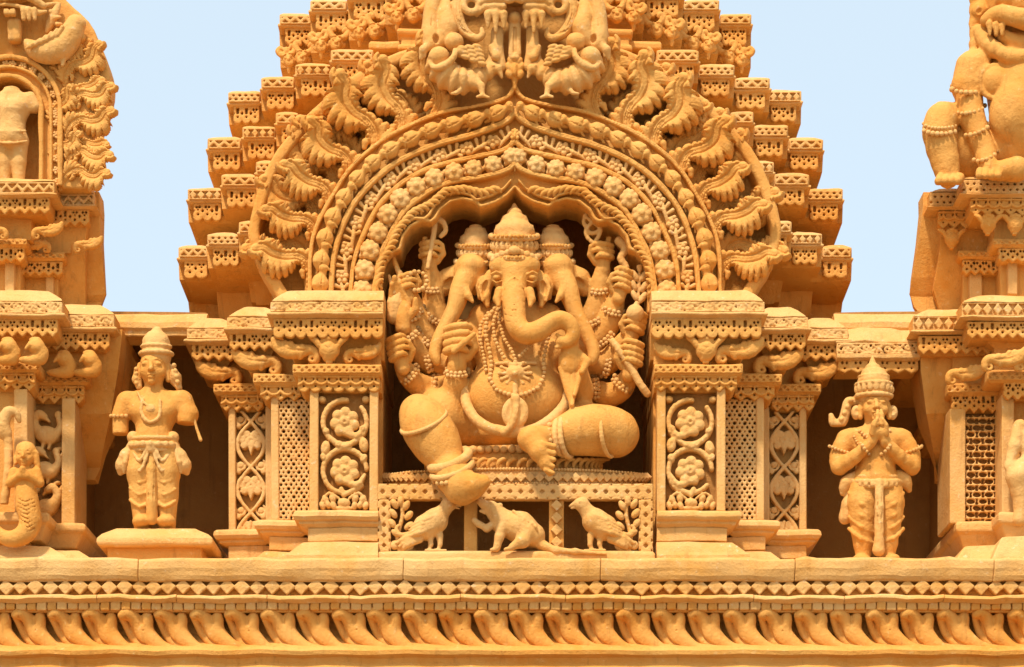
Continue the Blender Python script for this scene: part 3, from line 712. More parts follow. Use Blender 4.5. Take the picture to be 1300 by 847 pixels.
def build_arch():
    vo = Vol(300, 1007, -72, 396, -74, 30, 1.6)
    def ext(c, e): c = list(c); return c+[(c[-1][0]-e, 430), (2*ACX-c[-1][0]+e, 430)]+[(2*ACX-u, v) for u, v in reversed(c) if abs(u-ACX) > .1]
    out = ext(OUTs, -10); opn = ext(OPN, 0)
    def base(U, V): return np.maximum(poly_sdf(U, V, out), -poly_sdf(U, V, opn))
    d0 = None
    U = vo.ax[0][:, None]; V = vo.ax[1][None, :]
    B = base(U, V)
    vo.flat(lambda U, V: B, -68, 0, rnd=5)
    inset = np.maximum(poly_sdf(U, V, out)+15, -poly_sdf(U, V, ext(RIM, 0))+1)
    vo.flat(lambda U, V: inset, -36, 30, rnd=3, k=6, sub=True)
    RI = ext(RIM, 0)
    D = poly_sdf(U, V, RI); vo.flat(lambda U, V: np.maximum(D, B), -10, 2, rnd=2)
    for c, w_, q in ((RIM, 2.6, 13), (RA, 3.4, 16), (RB, 3.0, 14), (RC, 3.2, 16)):
        P = full(spline([(u, v, 0) for u, v in c], None, 2)[0]) if False else [(p[0], p[1]) for p in spline([(u, v, 0) for u, v in c], None, 3)[0]]
        X = xs(U)+0*V; dd = spoly(X, V+0*U, P, w_)
        vo.flat(lambda U, V: np.maximum(dd, B), -10, q, rnd=2.4, k=1.5)
        dg = spoly(X, V+0*U, P, .7); vo.flat(lambda U, V: dg, q-1.5, q+6, rnd=.5, sub=True)
    # inner moulding round the foils of the opening, and the band of curved ribs outside it
    X = xs(U)+0*V
    di = spoly(X, V+0*U, OPN, 4.0); vo.flat(lambda U, V: np.maximum(di, B), -20, 11, rnd=3)
    dj = spoly(X, V+0*U, [(u-5, v-9) if u > 560 else (u-9, v-4) for u, v in OPN], 1.4); dj = np.maximum(dj, B)
    vo.flat(lambda U, V: dj, -8, 13, rnd=1.2)
    vo.rough(.5, .12)
    a = (ACX, 372, 5); return obj('arch_plate', vo.mesh('arch_plate', a), a, arch, OCH)
build_arch()
# spines at each apex
def bud_mesh():
    v = Vol(-20, 20, -36, 16, -10, 18, 1.0); v.ell((0, -10, 4), (10, 12, 8), 0, 3); v.cap((0, 2, 3), (0, 12, 3), 4, 2, 3); v.ell((0, -22, 4), (5, 7, 5), 0, 3)
    for s in (-1, 1):
        for (x, y) in ((7, -3), (8, -12), (5, -19)): v.ell((s*x, y, 8), (4, 5.5, 4), s*25, 1.2)
    v.ell((0, -8, 11), (3, 8, 3), 0, 1); v.rough(.3, .4); return v.mesh('bud', (0, 0, 0))
BUD = bud_mesh(); obj('bud', BUD, (653.5, 101, 10), arch, s=1.05)
obj('bud', BUD, (653.5, 178, 10), arch, s=.5); obj('bud', BUD, (653.5, 212, 10), arch, s=.45)
# knobs
def rosette_mesh():
    v = Vol(-17, 17, -17, 17, -8, 18, 1.0); v.ell((0, 0, 0), (11.6, 11.6, 11), 0, 0)
    for k in range(7):
        a = 2*math.pi*k/7; v.ell((7.2*math.cos(a), 7.2*math.sin(a), 6.5), (3.9, 3.9, 3.6), 0, 1.0); v.ell((7.6*math.cos(a), 7.6*math.sin(a), 10.6), 1.1, 0, .3, True)
        a += .45; v.ell((11.4*math.cos(a), 11.4*math.sin(a), 0), (3, 3, 4), 0, 1.2)
    v.ell((0, 0, 10), (3.4, 3.4, 3), 0, .8); v.ell((0, 0, 13.4), 1.3, 0, .3, True); return v.mesh('knob', (0, 0, 0))
KN = rosette_mesh()
def midc(A, B, t=.5):
    XA, _ = along(spline([(u, v, 0) for u, v in A], None, 4)[0], n=80); XB, _ = along(spline([(u, v, 0) for u, v in B], None, 4)[0], n=80)
    return XA*(1-t)+XB*t
def foll(A, B, n, t=.5, s0=.04, s1=.97):
    M_ = midc(A, B, t); X, T = along(M_, n=400); idx = np.linspace(s0*399, s1*399, n).astype(int)
    return [(X[i, 0], X[i, 1], T[i]) for i in idx]
for i, (u, v, t) in enumerate(foll(RB, RC, 12, .5, .035, .98)):
    for sx in (1, -1): obj('knob', KN, (ACX-sx*(ACX-u), v, 8), arch, OCL, s=.92+.2*min(1, i/5)+.03*math.sin(i*2.1+sx), rot=37*i*sx)
# flowers and sprigs in the next band
def flower_mesh():
    v = Vol(-15, 15, -15, 15, -6, 12, .9)
    for k in range(5):
        a = 2*math.pi*k/5; v.ell((5.6*math.cos(a), 5.6*math.sin(a), 2), (3.7, 3.7, 4.5), 0, .4); v.ell((5.8*math.cos(a), 5.8*math.sin(a), 6.8), 1.2, 0, .3, True)
    v.ell((0, 0, 3.5), (2.6, 2.6, 4), 0, .4); return v.mesh('flower', (0, 0, 0))
def sprig_mesh():
    v = Vol(-22, 22, -15, 15, -6, 12, .9)
    v.chain([(-15, 7, 1), (-6, 4, 3), (4, 2, 4), (13, -2, 3)], [1.6, 2.2, 2.6, 1.2], 1, sm=3)
    for (x, y, x2, y2) in ((-9, 4, -12, -5), (-3, 3, -3, -8), (4, 2, 7, -8), (4, 3, 9, 8)): v.cap((x, y, 2), (x2, y2, 4), 1.5, 2.8, .6)
    v.ring((-13, -1, 2), 3.2, 3.2, 1.3, .4, 10, a0=0, a1=300); v.ell((16, 4, 2), 2.2, 0, .5); return v.mesh('sprig', (0, 0, 0))
FL, SG = flower_mesh(), sprig_mesh()
for i, (u, v, t) in enumerate(foll(RA, RB, 19, .5, .06, .985)):
    for sx in (1, -1):
        if i % 2: obj('flower', FL, (ACX-sx*(ACX-u), v, 5), arch, OCL, s=1.0, rot=20*i*sx)
        else: obj('sprig', SG, (ACX-sx*(ACX-u), v, 5), arch, OCL, s=.98, rot=(t-180)*sx if sx > 0 else (t-180)*sx, mirror=sx < 0)
# curved ribs round the foils
def rib_mesh():
    v = Vol(-12, 12, -16, 16, -6, 14, .95); v.chain([(5, 11, 2), (-1, 7, 5), (-3, 0, 6), (0, -7, 6), (5, -10, 4)], [1.6, 2.6, 3.4, 3.2, 1.8], 1, sm=3); return v.mesh('rib', (0, 0, 0))
RBM = rib_mesh()
INN = [(652, 228), (640, 240), (612, 247), (588, 242), (566, 245), (546, 262), (524, 272), (504, 296), (496, 316), (484, 336), (480, 372)]
X, T = along(INN, n=34)
for i in range(1, 34):
    if 3 < i < 33:
        for sx in (1, -1): obj('rib', RBM, (ACX-sx*(ACX-X[i, 0]), X[i, 1], 8), arch, OCH, s=.88, rot=(T[i]-90)*sx, mirror=sx < 0)
# birds perched one above another on the rim
def perch_bird():
    v = Vol(-24, 24, -28, 28, -10, 28, 1.0)
    v.ell((-1, 6, 6), (10.8, 12.5, 11), -8, 2); v.cap((1, 0, 7), (3, -11, 9), 5, 4.0, 2.5); v.ell((3, -13, 10), (6, 5.6, 6), 0, 2); v.cap((7, -13, 11), (12, -10, 10), 2.8, 1.0, 1)
    v.chain([(-6, 1, 11), (-7, 9, 12), (-4, 18, 8)], [3.6, 4.4, 2.2], .8); v.cap((-1, 15, 4), (-4, 25, 2), 5, 2.2, 2)
    v.chain([(2, -3, 14), (2, 6, 16), (0, 14, 14)], .9, .4, sub=True); v.ell((5, -14, 15.6), 1.1, 0, .3, True); v.cap((4, 15, 6), (6, 22, 4), 2, 1.6, .6)
    v.rough(.3, .3); return v.mesh('perched_bird', (0, 0, 0))
PB = perch_bird()
for i, (u, v, t) in enumerate(foll(RIM, RA, 13, .52, .075, .955)):
    for sx in (1, -1):
        rr = (t-90)*.9
        obj('perched_bird', PB, (ACX-sx*(ACX-u), v-2, 8), arch, OCL if i % 3 else OCH, s=.93 if i < 9 else 1.0, rot=(-(90-(t-90))*.0+(180-t-90)*-.75)*sx, mirror=sx < 0)
# great acanthus leaves
def acanthus(var):
    """one great leaf: S-shaped stem, scalloped and ridged blade with rolled edge, tip curling forward"""
    v = Vol(-76, 60, -142, 14, -14, 56, 1.1)
    sp = [[(-6, 10, 2), (10, -10, 5), (19, -32, 9), (12, -52, 13), (-3, -64, 16), (-12, -80, 20), (-9, -98, 25), (-16, -110, 31)],
          [(-8, 10, 2), (6, -10, 5), (16, -30, 9), (10, -48, 13), (-8, -58, 17), (-20, -72, 21), (-20, -88, 26), (-30, -98, 32)],
          [(-10, 12, 2), (0, -10, 5), (11, -27, 9), (4, -44, 13), (-14, -53, 17), (-28, -64, 22), (-36, -76, 27), (-48, -80, 32)]][var]
    P, _ = spline(sp, [1]*len(sp), 14); X, T = along(P, n=110)
    U = v.ax[0][:, None]; V = v.ax[1][None, :]
    best = np.full((len(v.ax[0]), len(v.ax[1])), 1e9); ti = np.zeros(best.shape, int)
    for i, p in enumerate(X):
        d = (U-p[0])**2+(V-p[1])**2; m = d < best; best[m] = d[m]; ti[m] = i
    t = ti/109.0; a = np.radians(T[ti]); s = -(U-X[ti, 0])*np.sin(a)+(V-X[ti, 1])*np.cos(a); s = -s   # s>0: left of the stem when it rises
    dist = np.sqrt(best); lf = np.where(s > 0, 1, 0)
    bump = lambda c, w: np.exp(-((t-c)/w)**2)
    env = np.where(lf == 1, 29*bump(.73, .19)+9*bump(.36, .07)+8*bump(.97, .10), 25*bump(.34, .14)+20*bump(.80, .14)+7*bump(.57, .08))+4
    n = 18; ph = np.pi*n*(t-.0028*dist*np.where(t > .5, -.4, 1)+.01*var)
    sc = np.sqrt(np.abs(np.sin(ph))+.02)
    wd = np.maximum(4.2, env*(.70+.34*sc)*np.where(t > .995, .9, 1))
    wd = np.where(t <= 0.005, 3, wd)
    r = dist/wd
    zc = X[ti, 2]+7*np.sin(np.clip(r, 0, 1)*2.4)*np.clip(env/20, .2, 1)-8*np.clip(r, 0, 1)**5+(sc-.5)*3.4*np.clip(r*1.6, 0, 1)
    zc = zc+2.5*np.exp(-(dist/3.2)**2)-2.6*np.exp(-((dist-5)/1.3)**2)*np.clip(env/12, 0, 1)
    o2 = (dist-wd)*.75; th = 4.2
    Z = v.ax[2][None, None, :]; a1, b1 = o2[:, :, None]+2.2, np.abs(Z-zc[:, :, None])*.85-th+2.2
    v.add((slice(None),)*3, np.sqrt(np.maximum(a1, 0)**2+np.maximum(b1, 0)**2)+np.minimum(np.maximum(a1, b1), 0)-2.2, 1.5)
    v.chain([tuple(p) for p in X[:64:3]], list(np.linspace(6.0, 4.0, 22)), 2)
    for o_ in (-1, 1): v.chain([tuple(p+(o_*1.7, 0, 7.5)) for p in X[2:60:3]], .8, .4, sub=True)
    # foot web that ties the blade to the plate
    v.chain([tuple(p-(0, 0, 9)) for p in X[4:108:6]], 6, 3)
    p = X[-1]; v.ell((p[0], p[1]-1, p[2]+2), (8.5, 6.5, 7), -20, 2); v.ell((p[0]-5, p[1]+7, p[2]+1), (6, 5.5, 5.5), 0, 1.2); v.ell((p[0]+6, p[1]+3, p[2]), (5, 4.6, 5), 0, 1)
    i = 40; p = X[i]; v.chain([tuple(p+(-6, 2, 2)), tuple(p+(-13, 6, 4)), tuple(p+(-15, 12, 3))], [4, 4.4, 3.4], 1.2)
    v.rough(.35, .25); return v.mesh('acanthus_leaf', (0, 0, 0))
AC = [acanthus(0), acanthus(1), acanthus(2)]
LV = [(533, 162, -8, 0, .92, 10), (490, 192, -10, 0, .98, 6), (462, 214, -8, 0, 1.0, -4), (434, 246, -10, 1, .92, -10), (413, 280, -9, 2, .86, -10), (401, 318, -10, 2, .84, -22), (396, 366, -10, 2, .88, -30)]
for i, (u, v, q, k, s, rt) in enumerate(LV):
    if i:      # smaller leaves filling the bed between the great ones
        pu, pv = LV[i-1][0], LV[i-1][1]; mu, mv = (u+pu)/2, (v+pv)/2; du, dv = mu-ACX, mv-330; L_ = math.hypot(du, dv)
        for sx in (1, -1):
            obj('acanthus_leaf', AC[(k+i) % 3], (ACX-sx*(ACX-(mu+du/L_*6)), mv+dv/L_*6, -33), arch, OCH, s=.86, rot=(rt-14+8*math.sin(i*5+sx))*sx, mirror=sx < 0)
    for sx in (1, -1): obj('acanthus_leaf', AC[k], (ACX-sx*(ACX-u), v, q-4), arch, OCL if i % 2 else OCH, s=s*.97*(1+.03*math.sin(i*3+sx)), rot=(rt+3*math.sin(i*2+sx))*sx, mirror=sx < 0)
X, _ = along(RIM, n=60)
# niche
niche = None
mold('niche', 470, 845, -235, -290, [(0, 230), (0, 720)], None, WALLM, bev=0, kind='structure')  # niche back toned dark, its shade painted into the plaster
for (a, b) in ((476, 486), (829, 839)):
    box('niche_jamb', a, b, 372, 708, -6, -240, None, OCH, kind='structure')
# ================================================================ SEATED ELEPHANT-HEADED FIGURE
def hand(v, w, ang, s, fl, side=1, roll=0, thumb=None, q=None, grip=0):
    """w wrist (u,v,q); ang: 0 points up, clockwise; fl: per finger (spread deg, length, curl); side: thumb on the +/- side"""
    a = R(ang); d = np.array((math.sin(a), -math.cos(a), 0)); n = np.array((math.cos(a), math.sin(a), 0)); z = np.array((0, 0, 1.0))
    w = np.array(w, float)
    v.cap(tuple(w-d*3*s), tuple(w+d*5*s), 6.2*s, 6.6*s, 3)
    v.ell(tuple(w+d*10*s), (9*s, 10*s, 5.4*s), ang, 3)
    if grip:
        # fingers closed across the palm, one above another; the first (index) may stand up
        for i in range(4):
            b = w+d*(7.5+5.4*i)*s-n*side*8.5*s+z*1.5*s; ln = (1, 1.12, 1.05, .9)[3-i] if i else .85
            if i == 3 and grip == 2:
                v.chain([tuple(b+n*side*3*s), tuple(b+n*side*1.5*s+d*9*s+z*2*s), tuple(b+n*side*1*s+d*17*s+z*2*s)], [2.9*s, 2.6*s, 1.7*s], .8); continue
            v.chain([tuple(b), tuple(b+n*side*5.5*s*ln+d*2.2*s+z*6.5*s), tuple(b+n*side*13*s*ln+d*3.2*s+z*7.5*s), tuple(b+n*side*17*s*ln+d*1.2*s+z*4.5*s)], [3.0*s, 2.75*s, 2.5*s, 1.9*s], .6, sm=2)
        v.chain([tuple(w+d*4*s+n*side*7*s), tuple(w+d*11*s+n*side*12*s+z*3*s), tuple(w+d*19*s+n*side*11*s+z*7*s)], [3.6*s, 3.1*s, 2.2*s], 1.2); return
    for i, (sp, ln, cu) in enumerate(fl):
        cu = cu*1.35 if cu > 20 else cu; o = (i-1.5)*-side; b = w+d*(16-abs(i-1.3)*1.0)*s+n*o*4.9*s; fa = R(sp); f = d*math.cos(fa)+n*math.sin(fa)
        c1, c2, c3 = R(cu*.6), R(cu*1.35), R(cu*2.0); L = ln*s
        p1 = b+(f*math.cos(c1)+z*math.sin(c1))*L*.42; p2 = p1+(f*math.cos(c2)+z*math.sin(c2))*L*.33; p3 = p2+(f*math.cos(c3)+z*math.sin(c3))*L*.25
        v.chain([tuple(b), tuple(p1), tuple(p2), tuple(p3)], [2.35*s, 2.25*s, 2.1*s, 1.6*s], .5)
    ta = R(ang+side*48); t = np.array((math.sin(ta), -math.cos(ta), .25)); b = w+d*5*s+n*side*6*s
    ta2 = R(ang+side*(8 if thumb is None else thumb)); t2 = np.array((math.sin(ta2), -math.cos(ta2), .35))
    v.chain([tuple(b), tuple(b+t*8*s), tuple(b+t*8*s+t2*8*s)], [3.4*s, 3.0*s, 2.1*s], 1.5)
def band_ring(v, c, d, r, t, n=16, k=.8, squash=.55):
    """ring round a limb: c centre, d limb direction in the picture (deg, 0 up), r limb radius"""
    P = [];
    for i in range(n+1):
        a = 2*math.pi*i/n; x, y = r*math.cos(a), r*squash*math.sin(a)*.45; z = r*math.sin(a)
        P.append((c[0]+x*math.cos(R(d))-y*math.sin(R(d)), c[1]+x*math.sin(R(d))+y*math.cos(R(d)), c[2]+z))
    v.chain(P, t, k)
gan = thing('seated_statue', (654, 606, 0), 'large seated elephant-headed deity with three heads and many arms in the central niche', 'statue')
GQ = 10
def part(vol, name, parent, a, mat=None, **k): return obj(name, vol.mesh(name, a), a, parent, mat, **k)
ARM_S = []
def build_gan():
    v = Vol(484, 830, 290, 656, -112, 96, 1.25); v.qr = GQ
    # torso
    v.ell((653, 430, -34), (56, 50, 36), 0, 8); v.ell((654, 506, -18), (69, 53, 50), 0, 12); v.ell((622, 446, -8), (26, 22, 16), 12, 10); v.ell((688, 452, -8), (26, 22, 16), -12, 10)
    v.ell((654, 556, -34), (72, 20, 40), 0, 10); v.cap((615, 405, -30), (695, 405, -30), 20, 20, 10); v.cap((600, 425, -30), (612, 452, -22), 17, 15, 6); v.cap((706, 425, -30), (697, 455, -22), 17, 15, 6)
    # main head
    v.ell((654, 348, -4), (30, 30, 28), 0, 6); v.ell((638, 337, 12), (17, 14, 13), 0, 3); v.ell((669, 337, 12), (17, 14, 13), 0, 3)
    v.cap((653, 350, 8), (653, 366, 14), 21, 16, 5)
    v.chain([(653, 360, 14), (652, 378, 22), (653, 396, 28), (656, 413, 33), (668, 424, 37), (684, 420, 40), (699, 410, 41), (713, 406, 40), (724, 412, 39), (728, 424, 38), (721, 434, 38), (710, 434, 38)],
            [15, 14.5, 13.5, 13, 12.6, 11.8, 10.8, 10, 9.2, 8.4, 7.2, 5], 2.5, sm=3)
    v.cap((711, 429, 39), (707, 425, 40), 3, 2, 1.5); v.cap((712, 440, 38), (706, 441, 39), 3, 2.2, 1.5)
    for s in (-1, 1):
        c = 653+s*23; v.ell((c, 352, 18), (6.5, 5, 5), s*12, 1.5); v.ell((c, 352, 23), (3.4, 2.4, 2), 0, .6); v.chain([(c-6, 348, 22), (c, 345, 24), (c+6, 348, 21)], 1.6, .8)
        v.chain([(c-6*s, 357, 20), (c, 359, 22), (c+5*s, 356, 19)], 1.1, .6)
        v.chain([(653+s*19, 370, 24), (653+s*22, 380, 26), (653+s*20, 388, 30)], [6, 5.4, 2.6], 1.5)
        # ears: hanging leaves with a rolled rim
        v.chain([(653+s*29, 350, -2), (653+s*37, 362, -2), (653+s*37, 376, 0), (653+s*34, 388, 2)], [8, 9, 7, 3], 3); v.ell((653+s*37, 366, 6), (4, 10, 4), -s*10, 1, True)
        v.chain([(653+s*40, 352, 4), (653+s*45, 366, 5), (653+s*40, 382, 6)], 1.8, 1)
    v.chain([(641, 366, 30), (646, 356, 30), (653, 352, 31), (660, 356, 30), (665, 366, 30)], 1.1, .8)
    for i in range(5):
        t = i*1.2; P = [(636+t*1.0, 376+t*6.5, 26+t*2.2), (653, 379+t*6.5, 37+t*2.6), (668-t*.8, 375+t*6.5, 27+t*2.2)]
        v.chain(P, .55, .5, sub=True)
    # side heads
    for s in (-1, 1):
        f = lambda x: 653+s*x
        v.ell((f(54), 348, -24), (23, 27, 24), s*12, 4); v.ell((f(54), 338, -8), (17, 12, 12), 0, 4)
        v.chain([(f(60), 352, -12), (f(69), 370, -5), (f(76), 392, -2), (f(87), 414, 0), (f(97), 434, 3), (f(101), 449, 5), (f(98), 460, 7)], [15, 12.5, 10, 8.8, 7.8, 7, 4.6], 3, sm=3)
        v.chain([(f(62), 366, 2), (f(58), 376, 6), (f(53), 383, 8)], [5, 4.6, 2.2], 1.5)
        v.ell((f(57), 351, -5), (5.5, 4.2, 4), s*20, 1.2); v.chain([(f(51), 347, -3), (f(57), 344, -1), (f(63), 348, -4)], 1.4, .8)
        v.chain([(f(68), 346, -34), (f(82), 356, -38), (f(90), 368, -40)], [13, 15, 9], 4); v.ell((f(84), 360, -26), (5, 11, 5), s*-45, 2, True)
        v.chain([(f(80), 342, -26), (f(95), 356, -30), (f(97), 372, -32)], [2.4, 2.4, 2], 1)
        v.chain([(f(40), 355, -8), (f(43), 366, -6), (f(44), 378, -4)], [5, 6, 3], 2)
    # front arms
    v.chain([(598, 424, -26), (584, 462, -24), (578, 500, -14)], [19, 17, 16], 6); v.chain([(577, 508, -8), (578, 488, 0), (580, 466, 6)], [15, 14.5, 12], 5)
    hand(v, (581, 460, 10), 2, 1.75, None, side=1, grip=1)
    v.chain([(576, 446, 30), (590, 434, 34), (602, 424, 34)], [3.6, 4, 2.6], 1)       # broken tusk held like a pen
    v.chain([(706, 424, -26), (726, 456, -24), (738, 492, -18)], [19, 16, 15], 6); v.chain([(740, 498, -12), (732, 476, 4), (726, 458, 16)], [14, 13, 10], 5)
    hand(v, (724, 442, 26), 178, 1.75, [(-14, 24, 6), (-4, 28, 10), (6, 27, 14), (16, 22, 18)][::-1], side=-1, thumb=-30)
    # eight further arms
    A = [[(606, 420, -44), (570, 420, -44), (553, 398, -40), (549, 372, -34), (545, 342, -28)], [(606, 428, -44), (566, 440, -40), (541, 424, -34), (529, 400, -26), (521, 376, -20)],
         [(604, 440, -48), (570, 462, -44), (546, 460, -36), (530, 440, -24), (513, 410, -14)], [(602, 456, -50), (574, 486, -46), (546, 494, -34), (524, 484, -16), (510, 464, -4)]]
    B = [[(702, 420, -44), (738, 420, -44), (753, 402, -40), (761, 376, -34), (764, 346, -28)], [(702, 428, -44), (742, 440, -40), (766, 422, -34), (776, 402, -26), (783, 378, -20)],
         [(704, 440, -48), (740, 462, -44), (768, 462, -36), (785, 444, -24), (797, 428, -14)], [(706, 456, -50), (738, 488, -46), (768, 502, -34), (790, 494, -16), (799, 474, -4)]]
    for L_ in A+B: v.chain(L_, [15, 14, 15, 12.5, 10], 5, sm=3)
    for s, c in ((-1, (545, 336, -24)), (1, (766, 338, -24))):
        hand(v, c, s*-4 if s < 0 else -2, 1.35, None, side=-s, grip=2)
    hand(v, (520, 376, -10), -12, 1.3, None, side=1, grip=2)
    hand(v, (786, 376, -10), 12, 1.3, None, side=-1, grip=1)
    hand(v, (511, 412, -4), -8, 1.6, [(-18, 20, 12), (-8, 24, 14), (2, 24, 14), (10, 20, 16)], side=1)
    hand(v, (801, 430, -4), 14, 1.35, None, side=-1, grip=1)
    hand(v, (511, 464, 8), -14, 1.4, None, side=1, grip=1)
    hand(v, (799, 472, 8), 6, 1.45, None, side=-1, grip=1)
    # legs: left one hanging, right one folded
    v.chain([(600, 540, -40), (560, 530, -20)], [34, 36], 10)
    v.chain([(531, 524, 12), (541, 542, 24), (554, 562, 30), (568, 586, 36)], [23, 29, 28.5, 18.5], 8, sm=3)
    v.chain([(568, 588, 38), (576, 604, 46), (586, 618, 54)], [20, 23, 23], 4); v.cap((586, 626, 56), (589, 634, 56), 12, 7, 6)
    v.chain([(586, 616, 58), (602, 616, 66), (614, 612, 68)], [19, 14, 9], 5); v.ell((594, 622, 60), (25, 15, 15), -22, 4)
    for i in range(5): v.cap((598+i*4.6, 630-i*4.0, 66), (604+i*4.4, 628-i*4.2, 70), 4.8-.3*i, 3.4-.2*i, .8)
    v.chain([(690, 552, -30), (740, 545, -18)], [32, 34], 10)
    v.chain([(704, 556, 22), (728, 550, 24), (756, 546, 22), (780, 550, 14), (784, 552, 10)], [16, 25, 29.5, 27.5, 23], 8, sm=3)
    v.chain([(700, 556, 30), (684, 558, 44), (672, 558, 50)], [15, 16, 15], 4); v.chain([(676, 558, 52), (686, 574, 60), (693, 588, 62), (698, 600, 62)], [16, 13, 8.5, 5], 4)
    for i in range(5): v.cap((688+i*1.2, 564+i*8.2, 68-i*.4), (703-i*.2, 567+i*8.4, 68-i*.3), 4.6-.35*i, 3.8-.25*i, .8)
    v.ell((654, 534, 26), (3.0, 2.5, 4), 0, 1, True)
    v.rough(.35, .16)
    return part(v, 'body', gan, (654, 606, GQ), OCH)
build_gan()
# cobra tied round the belly
v = Vol(575, 735, 485, 562, -70, 60, 1.2); v.qr = GQ
P = [(590, 494, 2), (592, 512, 12), (602, 530, 22), (618, 542, 30), (636, 547, 34), (656, 549, 35), (680, 544, 32), (702, 530, 24), (718, 512, 12), (721, 496, 2)]
v.chain(P, [6, 6.5, 6.5, 6.5, 6.5, 6.5, 6.5, 6.5, 6.5, 6], 1, sm=3)
v.ell((654, 524, 40), (17, 20, 6), 8, 3); v.chain([(654, 506, 42), (655, 524, 46), (648, 542, 44), (640, 549, 42)], [5, 4, 4, 5], 2, sm=3); v.ell((646, 522, 47), (4, 12, 4), 10, 1, True); v.ell((662, 522, 47), (4, 12, 4), 6, 1, True); v.ell((654, 506, 45), (5.5, 6, 4), 0, 2)
v.rough(.25, .3); part(v, 'cobra_belt', gan, (654, 520, GQ), OCL)
# crowns
def crown(c, q, s, tall=1.0):
    v = Vol(c[0]-44*s, c[0]+44*s, c[1]-64*s*tall, c[1]+28*s, q-44*s, q+44*s, 1.1); v.qr = GQ
    x, y = c
    v.cap((x, y+6*s, q), (x, y-14*s, q), 27*s, 25*s, 3); v.ell((x, y-20*s, q), (26*s, 14*s, 25*s), 0, 3); v.ell((x, y-33*s, q), (18*s, 11*s, 17*s), 0, 2); v.ell((x, y-43*s, q), (10*s, 8*s, 10*s), 0, 1.5); v.cap((x, y-48*s, q), (x, y-57*s, q), 6*s, 1.6*s, 2)
    for yy, rr, t in ((-15, 29.5, 3.6), (-27, 22, 2.4), (-39, 13.5, 2.2)):
        v.chain([(x+rr*s*math.cos(a), y+yy*s+3*s*math.sin(a), q+rr*s*math.sin(a)) for a in np.linspace(0, 2*math.pi, 21)], t*s, .8)
    v.chain([(x+31*s*math.cos(a), y+10*s+4*s*math.sin(a), q+31*s*math.sin(a)) for a in np.linspace(0, 2*math.pi, 21)], 4.4*s, .8)
    for i in range(11):
        a = math.pi*(i+.5)/11; xx, zz = x+27.5*s*math.cos(a), q+27.5*s*math.sin(a)
        v.ell((xx, y-3*s, zz), (4*s, 6.5*s, 3*s), 0, .8)
        v.ell((xx, y-4*s, zz+2*s), 1.2*s, 0, .4, True)
    v.rough(.3, .4); o = part(v, 'crown', gan, (x, y, GQ), OCL)
    L = [[(x+31*s*math.cos(a), y+12*s, q+31*s*math.sin(a)+3*s) for a in np.linspace(0.1, math.pi-.1, 15)], [(x+30*s*math.cos(a), y-15*s, q+30*s*math.sin(a)+3*s) for a in np.linspace(0.1, math.pi-.1, 15)]]
    beads('crown_beads', L, o, 2.7*s, qr=GQ, kind='stuff')
crown((653, 315), -8, 1.0, 1.0); crown((604, 324), -34, .82); crown((702, 324), -34, .82)
v = Vol(620, 688, 306, 346, -10, 50, 1.0); v.qr = GQ
for i in range(9):
    a = math.pi*(.12+.76*i/8); v.ell((653+28*math.cos(a)*-1, 336-16*math.sin(a), 14+8*math.sin(a)), (4.5, 4.5, 4), 0, 1)
v.ell((653, 318, 26), (8, 6, 5), 0, 1.5); v.ell((653, 345, 27), (7, 3, 2.5), 0, 1)
for i in range(5): v.ell((644+i*4.5, 343-(i % 2), 27), 2.2, 0, .6)
v.rough(.3, .3); part(v, 'forehead_ornament', gan, (653, 330, GQ), OCL)
# necklaces and pendant
def dq(u, v_): # front surface of chest and belly
    return -2+30*math.exp(-((u-654)/52)**2)*math.exp(-((v_-500)/46)**2)+12*math.exp(-((u-654)/60)**2)*math.exp(-((v_-430)/40)**2)
def N(L): return [(u, v_, dq(u, v_)+d) for (u, v_, d) in L]
beads('necklace', [
 (N([(628, 392, 4), (618, 406, 6), (616, 424, 8), (621, 444, 10), (624, 462, 8), (622, 482, 8), (630, 495, 8), (643, 500, 8), (654, 503, 8), (668, 500, 8), (684, 492, 8), (691, 476, 8), (690, 458, 8), (694, 436, 8), (700, 414, 6)]), 3.1),
 (N([(632, 394, 6), (626, 410, 8), (628, 430, 10), (634, 444, 12), (640, 454, 12)]), 2.7), (N([(636, 392, 6), (634, 410, 8), (640, 430, 10), (650, 446, 12), (654, 456, 12)]), 2.5),
 (N([(690, 404, 6), (684, 424, 8), (672, 440, 10), (660, 452, 12)]), 2.4), (N([(620, 398, 4), (610, 412, 6), (609, 430, 8), (614, 452, 8), (617, 470, 8)]), 2.6)], gan, 2.5, qr=GQ, mat=OCL)
v = Vol(618, 692, 448, 514, -4, 66, 1.0); v.qr = GQ
for i in range(12):
    a = 2*math.pi*i/12; v.cap((654+8*math.cos(a), 474+7*math.sin(a), 30), (654+17*math.cos(a), 474+13*math.sin(a), 30), 2.6, 2.0, .8); v.ell((654+20*math.cos(a), 474+15*math.sin(a), 30), 2.6, 0, .6)
v.ell((654, 474, 28), (12, 10, 9), 0, 1.5); v.ell((654, 474, 38), (4, 3.5, 3), 0, .6); v.chain([(630, 462, 20), (642, 461, 27), (654, 463, 31), (668, 461, 27), (680, 461, 20)], 2.2, 1); v.cap((654, 490, 31), (654, 504, 34), 4, 2.5, 1.5)
v.rough(.3, .4); part(v, 'pendant', gan, (654, 480, GQ), OCL)
